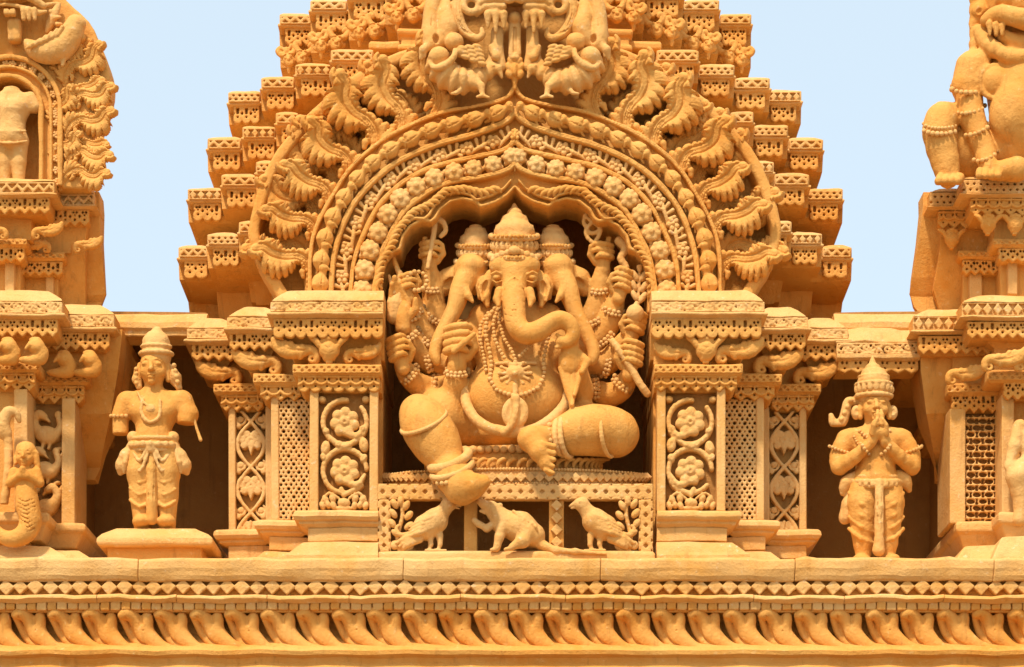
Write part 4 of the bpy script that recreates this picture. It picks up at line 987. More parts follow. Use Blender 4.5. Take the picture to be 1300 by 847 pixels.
# bracelets, armlets, anklets
RG = [((548, 364, -30), 2, 10), ((526, 392, -22), -14, 11), ((520, 400, -18), -20, 11.5), ((519, 424, -14), -32, 12), ((519, 474, -8), -48, 12), ((762, 366, -30), -2, 10), ((779, 392, -22), 14, 11), ((790, 438, -16), 26, 12), ((791, 486, -8), 40, 12),
      ((580, 470, 8), 0, 13), ((727, 462, 16), 2, 11), ((555, 402, -34), 30, 14), ((546, 430, -30), 40, 14), ((549, 458, -32), 80, 14), ((556, 492, -34), 90, 14), ((753, 404, -34), -30, 14), ((765, 428, -30), -40, 14), ((766, 463, -32), -80, 14), ((752, 494, -34), -90, 14)]
def ringpts(c, d, r, n=20):
    P = []
    for i in range(n+1):
        a = 2*math.pi*i/n; x, y, z = r*math.cos(a), r*.28*math.sin(a), r*math.sin(a)
        P.append((c[0]+x*math.cos(R(d))-y*math.sin(R(d)), c[1]+x*math.sin(R(d))+y*math.cos(R(d)), c[2]+z))
    return P
for i, (c, d, r) in enumerate(RG): beads('bracelet' if i < 11 else 'armlet', [(ringpts(c, d, r+1.5), 3.1), (ringpts((c[0]-4*math.sin(R(d)), c[1]+4*math.cos(R(d)), c[2]), d, r+2), 2.6)], gan, 2.4, qr=GQ, mat=OCL)
def tor(name, c, d, r, t, n=24):
    v = Vol(c[0]-r-t-4, c[0]+r+t+4, c[1]-r-t-4, c[1]+r+t+4, c[2]-r-t-6, c[2]+r+t+6, 1.2); v.qr = GQ; v.chain(ringpts(c, d, r, n), t, 1); v.rough(.2, .2); return part(v, name, gan, (c[0], c[1], GQ), OCL)
tor('anklet', (571, 584, 38), -22, 25, 6); tor('anklet', (574, 596, 44), -20, 26.5, 4); beads('anklet_beads', [(ringpts((576, 604, 46), -16, 26), 3.2)], gan, 2.5, qr=GQ, mat=OCL)
tor('anklet', (711, 556, 28), 82, 22, 3.8); tor('anklet', (719, 555, 26), 82, 26, 3.4); beads('anklet_beads', [(ringpts((703, 557, 32), 80, 20), 3.6)], gan, 3, qr=GQ, mat=OCL)
tor('knee_band', (538, 536, 31), -24, 30.5, 2.6, 40); tor('knee_band', (772, 549, 24), 84, 31, 2.6, 40)
# attributes held in the hands
def held(name, chains, q0=-50, q1=40, extra=None, **k):
    us = [p[0] for c in chains for p in c[0]]; vs = [p[1] for c in chains for p in c[0]]
    v = Vol(min(us)-14, max(us)+14, min(vs)-14, max(vs)+14, q0, q1, 1.0); v.qr = GQ
    for P, r in chains: v.chain(P, r, 1.2, sm=3)
    if extra: extra(v)
    v.rough(.3, .3); return part(v, name, gan, (us[0], vs[0], GQ), OCL, **k)
held('elephant_goad', [([(543, 340, -8), (548, 312, -10), (552, 286, -12), (550, 275, -12), (538, 278, -12), (533, 285, -12)], [2.8, 3, 3.4, 3.8, 3.6, 2]), ([(553, 278, -12), (562, 282, -12), (566, 292, -12), (560, 300, -12)], [3.6, 3.6, 3, 2.6])])
held('noose', [([(745, 290, -12), (741, 280, -12), (747, 270, -12), (757, 272, -12), (763, 282, -12), (759, 294, -12), (749, 296, -12), (745, 290, -12)], [2.6]*8), ([(742, 274, -11), (752, 282, -9), (762, 290, -11), (760, 300, -12), (756, 306, -14)], [2.4]*5), ([(762, 273, -11), (752, 282, -8), (744, 292, -11), (746, 302, -12), (762, 316, -14)], [2.4]*5)])
held('ribbon_staff', [([(786, 306, -14), (794, 316, -12), (788, 328, -12), (795, 340, -12), (788, 354, -10), (794, 364, -10)], [6, 5.5, 4.5, 4, 4, 3])])
def plume(v):
    for (x, y, a) in ((812, 338, 0), (806, 350, -30), (818, 350, 30), (804, 362, -30), (818, 364, 30), (806, 376, -30), (816, 378, 30)): v.ell((x, y, -6), (4, 8.5, 4), a, .8)
held('leafy_sprig', [([(808, 400, -6), (810, 380, -8), (812, 345, -8)], [3, 2.6, 2])], extra=plume)
held('round_fruit', [([(806, 398, 6), (807, 399, 6)], [11, 11]), ([(807, 390, 8), (808, 385, 8)], [3.4, 2.6])])
held('flute', [([(778, 434, 14), (790, 450, 18), (812, 486, 16), (822, 500, 12)], [4.6, 4.4, 4.6, 4.6])])
def shell(v):
    for i in range(5): v.chain([(495+i*4.6, 400-abs(i-2)*2, -2), (494+i*3.6, 384-3*(2-abs(i-2)), 0), (497+i*2.5, 369, -2)], [2.6, 3, 1.8], .6)
held('conch', [([(500, 402, -4), (502, 386, -4), (505, 370, -4)], [10, 10, 3])], extra=shell)
beads('rosary', [([(529+13*math.cos(a), 357+12*math.sin(a), 0+3*math.sin(a*2)) for a in np.linspace(0, 6.283, 30)], 3.0)], gan, 3, qr=GQ, mat=OCL)
held('lotus_bud', [([(506, 380, 0), (508, 352, -4), (503, 340, -4)], [3, 4.5, 2.5]), ([(500, 372, 0), (494, 350, -3)], [4, 2])])
# lotus seat
seat = thing('lotus_seat', (655, 612, 0), 'low round lotus seat with twisted rope rims under the elephant-headed figure', 'seat')
def arcrow(ru, rq, v0, cu=655, n=80, a0=2, a1=178): return [(cu+ru*math.cos(R(a)), v0, -20+rq*math.sin(R(a))) for a in np.linspace(a0, a1, n)]
def disc(name, ru, rq, v0, v1, bul=0, mat=None, q=-20):
    V, F = [], []; n = 72; rows = [(v0, -2), (v0+.8, bul*.5), ((v0+v1)/2, bul), (v1-.8, bul*.5), (v1, -2)]
    for vv, o_ in rows:
        for i in range(n): a = 2*math.pi*i/n; V.append((655+(ru+o_)*math.cos(a), vv, q+(rq+o_)*math.sin(a)))
    for r_ in range(len(rows)-1):
        for i in range(n): j = (i+1) % n; F.append((r_*n+i, r_*n+j, (r_+1)*n+j, (r_+1)*n+i))
    F.append(tuple(reversed(range(n)))); F.append(tuple(4*n+i for i in range(n)))
    a = (655, v1, 20); return obj(name, mesh(name, V, F, a, smooth=False), a, seat, mat)
disc('seat_disc', 168, 44, 596, 618, 1, OCL); disc('seat_core', 112, 36, 580, 597, 0, OCH); disc('seat_core', 92, 30, 562, 582, 0, OCH)
def band3(ru, rq, v0, v1, r, name, kq=20):
    beads(name, [(arcrow(ru, rq, (v0+v1)/2, n=60), r)], seat, r, mat=OCL)
def lozrow(ru, rq, vv, n, s=.5):
    for i in range(n):
        a = R(8+164*(i+.5)/n); obj('diamond', LOZ, (655+ru*math.cos(a), vv, -20+rq*math.sin(a)), seat, OCL, s=s)
lozrow(169, 45, 607, 40, .6)
for _v in (598, 616): beads('rope_rim', [(arcrow(170, 46, _v, n=120), 2.2)], seat, 2.2, mat=OCL, kind='stuff')
for i in range(26):
    a = R(6+168*i/25); v_ = None
    obj('petal', RBM, (655+111*math.cos(a), 589, -20+38*math.sin(a)), seat, OCL, s=.8, rot=35)
beads('bead_row', [(arcrow(94, 33, 572, n=60), 5.6)], seat, 5.6, mat=OCL, kind='stuff')
# ================================================================ LOW SCREEN under the seat
scr = thing('low_screen', (653, 706, 30), 'low pierced screen of small posts and lattice bars under the lotus seat', 'screen')
SQ = 30
def xlat(name, u0, u1, v0, v1, q, parent, p=13):
    vo = Vol(u0-3, u1+3, v0-3, v1+3, q-16, q+4, .95); H = v1-v0; W_ = u1-u0
    def f(U, V):
        d = srect(U, V, u0, u1, v0, v1)
        if W_ > H: x, y, hh = rep(U, p, u0), (V-(v0+v1)/2), H
        else: x, y, hh = rep(V, p, v0), (U-(u0+u1)/2), W_
        h = (np.abs(x)*.9+np.abs(y)-3.1)*.7
        xx = rep(U if W_ > H else V, p, (u0 if W_ > H else v0)+p/2)
        for sg in (-1, 1): h = np.minimum(h, np.maximum((np.abs(xx)*.9+np.abs(y-sg*hh*.36)-2.6)*.7, -(hh*.5-2.2-np.abs(y))*-1))
        return np.maximum(d, -h)
    vo.flat(f, q-5, q, rnd=1.1); vo.box(u0, u1, v0, v1, q-14, q-4.5); vo.rough(.3, .4)
    a = ((u0+u1)/2, v1, q); return obj(name, vo.mesh(name, a), a, parent, OCL)
xlat('lattice_rail', 479, 829, 614, 634, SQ+2, scr, 13.5)
xlat('lattice_post', 479, 496, 634, 701, SQ+2, scr); xlat('lattice_post', 811, 829, 634, 701, SQ+2, scr)
box('post', 589, 606, 633, 701, SQ-4, SQ-22, scr, OCH); box('post', 697, 716, 633, 701, SQ-4, SQ-22, scr, OCH)
for i in range(4): obj('diamond', LOZ, (706.5, 643+i*15.5, SQ-6), scr, OCL, s=.72)
mold('sill', 478, 832, SQ+12, -100, [(-3, 699), (0, 702), (0, 716)], scr, OCL)
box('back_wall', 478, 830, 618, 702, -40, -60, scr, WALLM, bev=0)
def bird(name, cu, s, lab):
    """plump long-tailed bird, s=1 faces right"""
    v = Vol(cu-56, cu+56, 628, 706, -4, 62, 1.0); f = lambda x: cu+s*x; q = SQ
    v.chain([(f(-6), 670, q), (f(6), 662, q+2)], [17, 16], 6); v.chain([(f(6), 660, q+2), (f(16), 650, q+4), (f(22), 643, q+6)], [12.5, 8.5, 8.8], 4); v.ell((f(23), 641, q+6), (9.5, 8.5, 8.5), 0, 3)
    v.cap((f(29), 640, q+6), (f(38), 644, q+5), 3.8, 1.4, 1.2); v.cap((f(30), 645, q+6), (f(36), 647, q+5), 2.4, 1.2, .8); v.ell((f(25), 640, q+14.5), (2.2, 2.0, 1.5), 0, .6); v.ell((f(25), 640, q+16.5), .9, 0, .2, True)
    for i in range(4):
        v.chain([(f(8-i*2), 658+i*5, q+14-i*.5), (f(-8-i*2), 664+i*5, q+14), (f(-26-i*1), 670+i*4.5, q+7)], [3.6, 4, 1.8], .7)
    for i in range(3): v.chain([(f(-14), 678+i*4, q+6), (f(-30), 684+i*4.5, q+5), (f(-44+i*5), 690+i*4, q+2)], [5, 4.6, 2.2], .9, sm=2)
    v.chain([(f(-18), 676, q+4), (f(-38), 680, q+3), (f(-44), 672, q+2), (f(-41), 668, q+2)], [3.4, 3, 2.6, 2], .8, sm=3)
    for dx in (-1, 11): v.chain([(f(dx), 680, q+3), (f(dx+1), 692, q+4), (f(dx-1), 698, q+4)], [5, 2.8, 2.4], 2); v.cap((f(dx-5), 700, q+5), (f(dx+8), 700, q+6), 2.2, 1.6, 1)
    v.rough(.3, .3); o = obj(name, v.mesh(name, (cu, 701, SQ)), (cu, 701, SQ), None, OCL); tag(o, lab, 'bird statue', 'birds in the low screen'); return o
bird('carved_bird', 547, 1, 'small carved bird facing right, in the left opening of the low screen')
bird('carved_bird', 761, -1, 'small carved bird facing left, in the right opening of the low screen')
def foliage(name, cu, s):
    v = Vol(cu-22, cu+22, 630, 706, 8, 48, 1.0); q = SQ-4
    v.chain([(cu, 702, q), (cu-s*4, 680, q+2), (cu+s*2, 655, q+3), (cu, 636, q+3)], [4, 3, 2.6, 2], 1, sm=3)
    for (x, y, a) in ((-8, 640, -30), (7, 642, 30), (-10, 652, -40), (10, 655, 40), (-11, 665, -40), (10, 668, 50), (0, 636, 0), (-6, 677, -60)): v.ell((cu+s*x, y, q+5), (4.2, 7.2, 4.5), a*s, .9)
    v.ring((cu+s*7, 690, q+4), 7, 7, 3.4, 1, 14, a0=-30, a1=270); v.ell((cu-s*8, 692, q+3), (6, 6, 4), 0, 1)
    v.rough(.3, .3); return part(v, name, scr, (cu, 702, SQ), OCL)
foliage('foliage', 509, 1); foliage('foliage', 797, -1)
v = Vol(596, 786, 630, 708, -4, 66, 1.05); q = SQ
v.chain([(640, 664, q), (660, 670, q+1), (676, 680, q)], [16, 18.5, 16], 8); v.chain([(640, 662, q+2), (630, 653, q+5), (624, 648, q+8)], [13, 10.5, 9.5], 5)
v.chain([(624, 647, q+8), (613, 642, q+11), (608, 640, q+12)], [8.5, 5.5, 3], 3); v.cap((616, 652, q+9), (610, 651, q+10), 3.2, 1.8, 1.5); v.ell((634, 645, q+10), (4.5, 5, 3), 30, 1); v.ell((623, 643, q+16), 1.8, 0, .5); v.ell((609, 640, q+15), 1.6, 0, .5)
v.chain([(637, 672, q+10), (634, 684, q+12), (631, 698, q+12)], [7.5, 6, 4.6], 3); v.cap((631, 700, q+12), (624, 701, q+14), 3.4, 2.2, 1)
v.chain([(630, 664, q+4), (618, 672, q+5), (608, 667, q+6), (602, 662, q+6)], [5.5, 4.6, 4, 3.4], 2)
v.chain([(668, 678, q+10), (664, 690, q+16), (650, 698, q+18)], [12, 8.5, 4.5], 4); v.cap((650, 700, q+18), (642, 701, q+18), 3.6, 2.4, 1)
v.chain([(686, 692, q+2), (706, 701, q+10), (730, 703, q+14), (768, 706, q+14)], [7, 4.2, 3.2, 1.6], 4)
for i in range(5): v.chain([(652+i*6, 652+i*3.5, q+14), (660+i*5, 660+i*3, q+17), (664+i*4.5, 667+i*2.5, q+16)], [2.0, 2.4, 1.4], .5)
v.rough(.35, .3); o = obj('carved_rodent', v.mesh('carved_rodent', (650, 702, SQ)), (650, 702, SQ), None, OCL)
tag(o, 'small carved rodent with raised snout and long tail between the two birds', 'animal statue')

# ================================================================ STANDING FIGURES
def face(v, c, s, q, look=0):
    u, w_ = c
    v.ell((u, w_, q), (17*s, 22*s, 18*s), 0, 3); v.ell((u, w_+10*s, q+3*s), (12.5*s, 11*s, 13*s), 0, 4)
    v.chain([(u-1, w_-4*s, q+17*s), (u, w_+3*s, q+20*s), (u, w_+6*s, q+21*s)], [2.0*s, 2.6*s, 3.4*s], 1.8)
    for g in (-1, 1):
        v.ell((u+g*7.5*s, w_-1.5*s, q+15*s), (5*s, 2.8*s, 2.8*s), g*6, 1.0); v.chain([(u+g*2.5*s, w_-6*s, q+17*s), (u+g*7.5*s, w_-8*s, q+16*s), (u+g*13*s, w_-5*s, q+11.5*s)], .9*s, .8)
        v.chain([(u+g*3*s, w_+.3*s, q+17.5*s), (u+g*8*s, w_+1*s, q+17.8*s), (u+g*12*s, w_, q+14*s)], .5*s, .3, sub=True)
        v.ell((u+g*2.8*s, w_+6.5*s, q+18.5*s), (2.2*s, 1.8*s, 2*s), 0, 1); v.ell((u+g*10*s, w_+7*s, q+9*s), (6*s, 6*s, 6*s), 0, 3)
        v.chain([(u+g*17*s, w_-4*s, q-1), (u+g*19*s, w_+5*s, q), (u+g*19*s, w_+15*s, q+1)], [3.4*s, 4*s, 3.6*s], 1.2)
    v.ell((u, w_+12.5*s, q+17*s), (5.6*s, 1.7*s, 2.4*s), 0, .7); v.ell((u, w_+15.6*s, q+16.5*s), (4.6*s, 1.8*s, 2.6*s), 0, .7); v.chain([(u-5.5*s, w_+13.9*s, q+18*s), (u+5.5*s, w_+13.9*s, q+18*s)], .55*s, .3, sub=True)
    v.ell((u, w_+20*s, q+13*s), (5*s, 4*s, 4.5*s), 0, 2)
QS = -16
# left figure: forearms broken off
ls = thing('standing_statue', (196, 668, QS), 'standing figure with broken-off forearms and domed crown, on the pedestal', 'statue', 'standing statues in the side bays')
v = Vol(130, 268, 440, 678, -64, 56, 1.05); q = QS
face(v, (195, 468), 1.0, q+2)
v.cap((195, 484, q-2), (195, 500, q-4), 11, 13, 5); v.ell((195, 518, q-4), (34, 26, 18), 0, 6); v.cap((166, 510, q-4), (226, 510, q-4), 13, 13, 8); v.ell((181, 522, q+9), (15, 12, 9), 0, 6); v.ell((210, 522, q+9), (15, 12, 9), 0, 6)
v.chain([(195, 530, q-3), (195, 548, q-2), (195, 566, q)], [25, 20.5, 24], 8); v.ell((195, 552, q+8), (18, 12, 13), 0, 6)
v.chain([(160, 510, q-4), (153, 528, q-2)], [13.5, 11.5], 5); v.cap((153, 532, q-2), (153, 549, q), 10.5, 10, 1.5); v.box(140, 168, 551.5, 570, q-20, q+20, 0, True)
v.chain([(231, 508, q-4), (238, 526, q-2), (236, 534, q)], [13.5, 12.5, 12], 5); v.box(222, 256, 538, 560, q-24, q+24, 0, True)
for g, x0, x1, x2 in ((-1, 181, 180, 181), (1, 210, 211, 212)):
    v.chain([(x0, 570, q), (x1, 600, q+3), (x1, 628, q+2), (x2, 668, q)], [19, 18, 15, 11], 5)
    for i in range(4): v.chain([(x1-13, 592+i*15, q+11), (x1, 602+i*15, q+19-i), (x1+13, 594+i*15, q+12)], 2.3, .8, sm=2)
    v.ell((x2, 664, q+8), (12, 8, 14), 0, 3)
v.chain([(196, 566, q+16), (195, 600, q+19), (195, 640, q+17), (195, 662, q+14)], [6.5, 6, 6.5, 7.5], 2)
for g in (-1, 1): v.chain([(195+g*2.8, 570, q+22), (195+g*3, 655, q+22)], .7, .4, sub=True)
v.rough(.35, .25); part(v, 'body', ls, (196, 668, QS), OCH)
v = Vol(165, 236, 412, 505, -60, 40, 1.0); q = QS
v.cap((198, 452, q-2), (198, 436, q-2), 19, 17, 3); v.ell((198, 436, q-2), (17, 14, 17), 0, 3); v.cap((199, 428, q-2), (199, 421, q-2), 8, 7, 2)
v.chain([(198+19.5*math.cos(a), 449+2*math.sin(a), q-2+20*math.sin(a)) for a in np.linspace(0, 6.283, 20)], 3.0, 1); v.chain([(198+18*math.cos(a), 440+2*math.sin(a), q-2+18*math.sin(a)) for a in np.linspace(0, 6.283, 20)], 2.0, 1)
v.chain([(198+15*math.cos(a), 432, q-2+15*math.sin(a)) for a in np.linspace(0, 6.283, 20)], 1.8, 1)
v.chain([(175, 470, q-2), (174, 482, q), (177, 492, q+2)], [5, 6.5, 4], 2); v.chain([(216, 468, q-4), (222, 480, q-2), (227, 492, q)], [6, 8, 4.5], 3); v.ell((223, 478, q+4), (6, 9, 5), -20, 1.5)
for i in range(4): v.ell((174, 470+i*6, q+5), 3, 0, .8); v.ell((222+i*1.5, 466+i*7, q+7), 3.2, 0, .8)
v.rough(.35, .35); part(v, 'crown', ls, (198, 450, QS), OCL)
v = Vol(138, 262, 500, 625, -50, 60, 1.05); q = QS+2
for j, (yy, rr) in enumerate(((558, 27), (565, 29), (573, 27))): v.chain([(195+rr*math.cos(a), yy+3*math.sin(a)+(2 if j == 1 else 0), q+(rr-6)*math.sin(a)) for a in np.linspace(-.3, 3.44, 20)], [2.6, 3.6, 2.4][j], 1.2)
for i in range(9): a = math.pi*(i+.5)/9; v.ell((195+29*math.cos(a), 567+3*math.sin(a), q+25*math.sin(a)), (4, 4.5, 4), 0, 1)
for g in (-1, 1):
    v.ell((195+g*25, 557, q+4), (8, 8, 8), 0, 2); v.ell((195+g*25, 557, q+11), (3, 3, 2), 0, .8)
    v.chain([(195+g*24, 566, q+4), (195+g*33, 580, q+2), (195+g*38, 592, q), (195+g*42, 600, q-2)], [6, 9, 10, 4], 3); v.chain([(195+g*30, 575, q+9), (195+g*34, 590, q+11), (195+g*36, 602, q+6)], [3, 3.4, 2], 1)
    v.chain([(195+g*4, 574, q+22), (195+g*14, 590, q+20), (195+g*22, 580, q+14)], 2.2, 1.2, sm=3); v.chain([(195+g*3, 580, q+22), (195+g*14, 603, q+20), (195+g*24, 588, q+12)], 2.0, 1.2, sm=3)
v.ell((195, 574, q+23), (6, 7, 4), 0, 1.5)
v.rough(.35, .3); part(v, 'sash', ls, (196, 575, QS), OCL)
v = Vol(150, 245, 500, 556, -30, 40, 1.0); q = QS
v.chain([(176, 500, q+12), (182, 512, q+18), (190, 520, q+22)], 1.6, .8); v.chain([(184, 512, q+18), (183, 530, q+20), (193, 542, q+23), (205, 534, q+20), (206, 514, q+18)], 2.4, 1, sm=3); v.ell((194, 524, q+20), (7, 6, 4), 0, 1.5)
for i in range(6): v.ell((172+i*9, 519+(i % 2)*1.5, q+18-abs(i-2.5)*1.6), 2.4, 0, .8)
v.rough(.2, .4); part(v, 'necklace', ls, (194, 520, QS), OCL)
tor_ = lambda nm, c, d, r, par, t=2.2: beads(nm, [(ringpts(c, d, r), t)], par, t, mat=OCL)
tor_('armlet', (153, 528, QS-2), 0, 12.5, ls, 2.6)
v = Vol(238, 262, 505, 566, -30, 10, 1.0); v.chain([(240, 512, -12), (245, 527, -12), (250, 545, -12), (255, 559, -10)], [2.4, 1.9, 1.8, 2.4], 1); part(v, 'rod', ls, (246, 530, -12), OCL)
# pedestal of the left figure
ped = thing('pedestal', (196, 713, 0), 'plain square pedestal with sloping shoulders under the statue with broken arms', 'pedestal')
mold('pedestal_cap', 122, 270, 14, -130, [(-24, 668, -14), (-20, 670, -12), (-6, 677, -4), (0, 683), (0, 690), (-3, 693)], ped, OCL)
mold('pedestal_neck', 136, 256, 2, -130, [(0, 692), (0, 714)], ped, OCH)
# right figure: palms joined
rs = thing('standing_statue', (1110, 720, QS), 'standing figure with palms pressed together and a pointed tiered crown', 'statue', 'standing statues in the side bays')
v = Vol(1036, 1184, 488, 728, -64, 66, 1.05); q = QS
face(v, (1110, 516), .96, q+2)
v.cap((1110, 532, q-2), (1110, 546, q-4), 11, 13, 5); v.ell((1111, 564, q-5), (31, 25, 16), 0, 6); v.cap((1083, 555, q-5), (1140, 555, q-5), 12.5, 12.5, 8)
v.chain([(1111, 575, q-4), (1112, 592, q-2), (1112, 610, q)], [26, 23, 26], 8); v.ell((1112, 593, q+9), (19, 13, 12), 0, 6)
for g in (-1, 1):
    c = 1111
    v.chain([(c+g*36, 557, q-5), (c+g*46, 578, q-2), (c+g*46, 594, q+4)], [13, 11, 10], 4, sm=2)
    v.chain([(c+g*46, 594, q+5), (c+g*28, 584, q+17), (c+g*10, 569, q+27)], [10, 8.5, 6.4], 3, sm=2)
    v.chain([(c+g*8, 566, q+28), (c+g*4.8, 556, q+31), (c+g*4, 546, q+31)], [6.5, 6.8, 5.6], 3)
    for i in range(4): v.chain([(c+g*(4.2-i*.3), 548, q+28+i*3.4), (c+g*(3.4-i*.2), 536, q+29+i*3), (c+g*2.2, 529+abs(i-1.4)*1.6, q+30+i*2.4)], [2.9, 2.6, 1.7], .6)
    v.chain([(c+g*9, 560, q+36), (c+g*8, 550, q+40), (c+g*4, 543, q+41)], [3, 2.7, 2], .8)
    lx = c+g*17
    v.chain([(c+g*13, 612, q), (lx, 640, q+4), (lx-g*1, 672, q+3), (lx-g*2, 708, q+1)], [18, 19, 15, 9.5], 4, sm=2)
    v.ell((lx+g*1, 713, q+10), (12, 7, 16), g*-12, 3)
    for i in range(4): v.cap((lx-6+i*4, 716, q+24), (lx-6+i*4, 717, q+28), 2.2, 1.8, .6)
    for i in range(4): v.chain([(lx+g*17, 628+i*15, q+8), (lx+g*3, 645+i*14, q+22-i*2.2), (lx-g*13, 652+i*13, q+15-i*2)], [2.6, 3.2, 2.0], .8, sm=2)
v.box(1084, 1140, 719.5, 728, -64, 66, 0, True)
v.rough(.35, .25); part(v, 'body', rs, (1110, 720, QS), OCH)
v = Vol(1052, 1150, 446, 540, -60, 40, 1.0); q = QS
v.cap((1110, 500, q-2), (1110, 486, q-2), 21, 20, 3); v.ell((1109, 484, q-2), (20, 9, 20), 0, 2); v.ell((1109, 474, q-2), (15.5, 8, 15), 0, 1.5); v.ell((1108, 467, q-2), (10, 6, 10), 0, 1.5); v.cap((1108, 462, q-2), (1108, 452, q-2), 5, 1.6, 2)
for yy, rr, t in ((503, 22, 3), (488, 22.5, 2.4), (478, 18, 2), (470, 13, 1.6)): v.chain([(1109.5+rr*math.cos(a), yy+2*math.sin(a), q-2+rr*math.sin(a)) for a in np.linspace(0, 6.283, 22)], t, .8)
for i in range(9): a = math.pi*(i+.5)/9; v.ell((1109.5+22*math.cos(a), 495, q-2+22*math.sin(a)), (4, 6, 3), 0, .8)
for g in (-1, 1): v.ell((1110+g*23, 524, q), (6.5, 9, 6), 0, 1.5); v.ell((1110+g*23, 524, q+6), (3, 4, 2), 0, .5, True)
v.chain([(1090, 508, q-8), (1078, 508, q-8), (1075, 520, q-8), (1070, 534, q-8), (1060, 536, q-8), (1056, 526, q-8)], [5, 5, 6, 6, 5, 3.4], 2, sm=3)
for i in range(4): v.ell((1080-i*4, 508+i*8, q-2), (3, 3, 3), 0, .8)
v.rough(.3, .35); part(v, 'crown', rs, (1110, 505, QS), OCL)
v = Vol(1056, 1170, 590, 715, -50, 60, 1.05); q = QS+2
for yy, rr, t in ((606, 26, 3), (613, 29, 3.6), (619, 28, 2.4)): v.chain([(1112+rr*math.cos(a), yy+4*math.sin(a), q+(rr-6)*math.sin(a)) for a in np.linspace(-.3, 3.44, 20)], t, 1.2)
for i in range(11): a = math.pi*(i+.5)/11; v.ell((1112+29*math.cos(a), 616+5*math.sin(a), q+25*math.sin(a)), (3.4, 4, 3), 0, 1)
v.chain([(1112, 618, q+24), (1112, 650, q+26), (1112, 690, q+22), (1112, 703, q+20)], [5, 5.5, 6, 8], 2)
for g in (-1, 1): v.chain([(1112+g*2.6, 622, q+30), (1112+g*2.6, 700, q+28)], .8, .4, sub=True)
for g, L in ((-1, [(1086, 606, q), (1074, 614, q), (1070, 626, q-2)]), (1, [(1138, 604, q), (1148, 610, q), (1154, 622, q-2)])): v.chain(L, [7, 8, 4], 3, sm=2)
v.chain([(1084, 622, q-2), (1078, 640, q-4), (1074, 656, q-6)], [7, 9, 9], 3); v.rough(.35, .3); part(v, 'sash', rs, (1112, 615, QS), OCL)
for g in (-1, 1):
    tor_('armlet', (1111+g*46, 571, QS-2), g*-20, 14, rs, 2.3); tor_('bracelet', (1111+g*13, 570, QS+25), g*-52, 8.5, rs, 2.4)
beads('necklace', [([(1092, 546, q+6), (1100, 556, q+14), (1111, 561, q+17), (1122, 556, q+14), (1130, 546, q+6)], 2.4), ([(1084, 550, q+4), (1090, 565, q+12), (1098, 574, q+15)], 1.8)], rs, 2, mat=OCL)
mold('statue_base', 1086, 1138, 6, -60, [(-6, 717, -3), (0, 719), (1, 724)], rs, OCL)

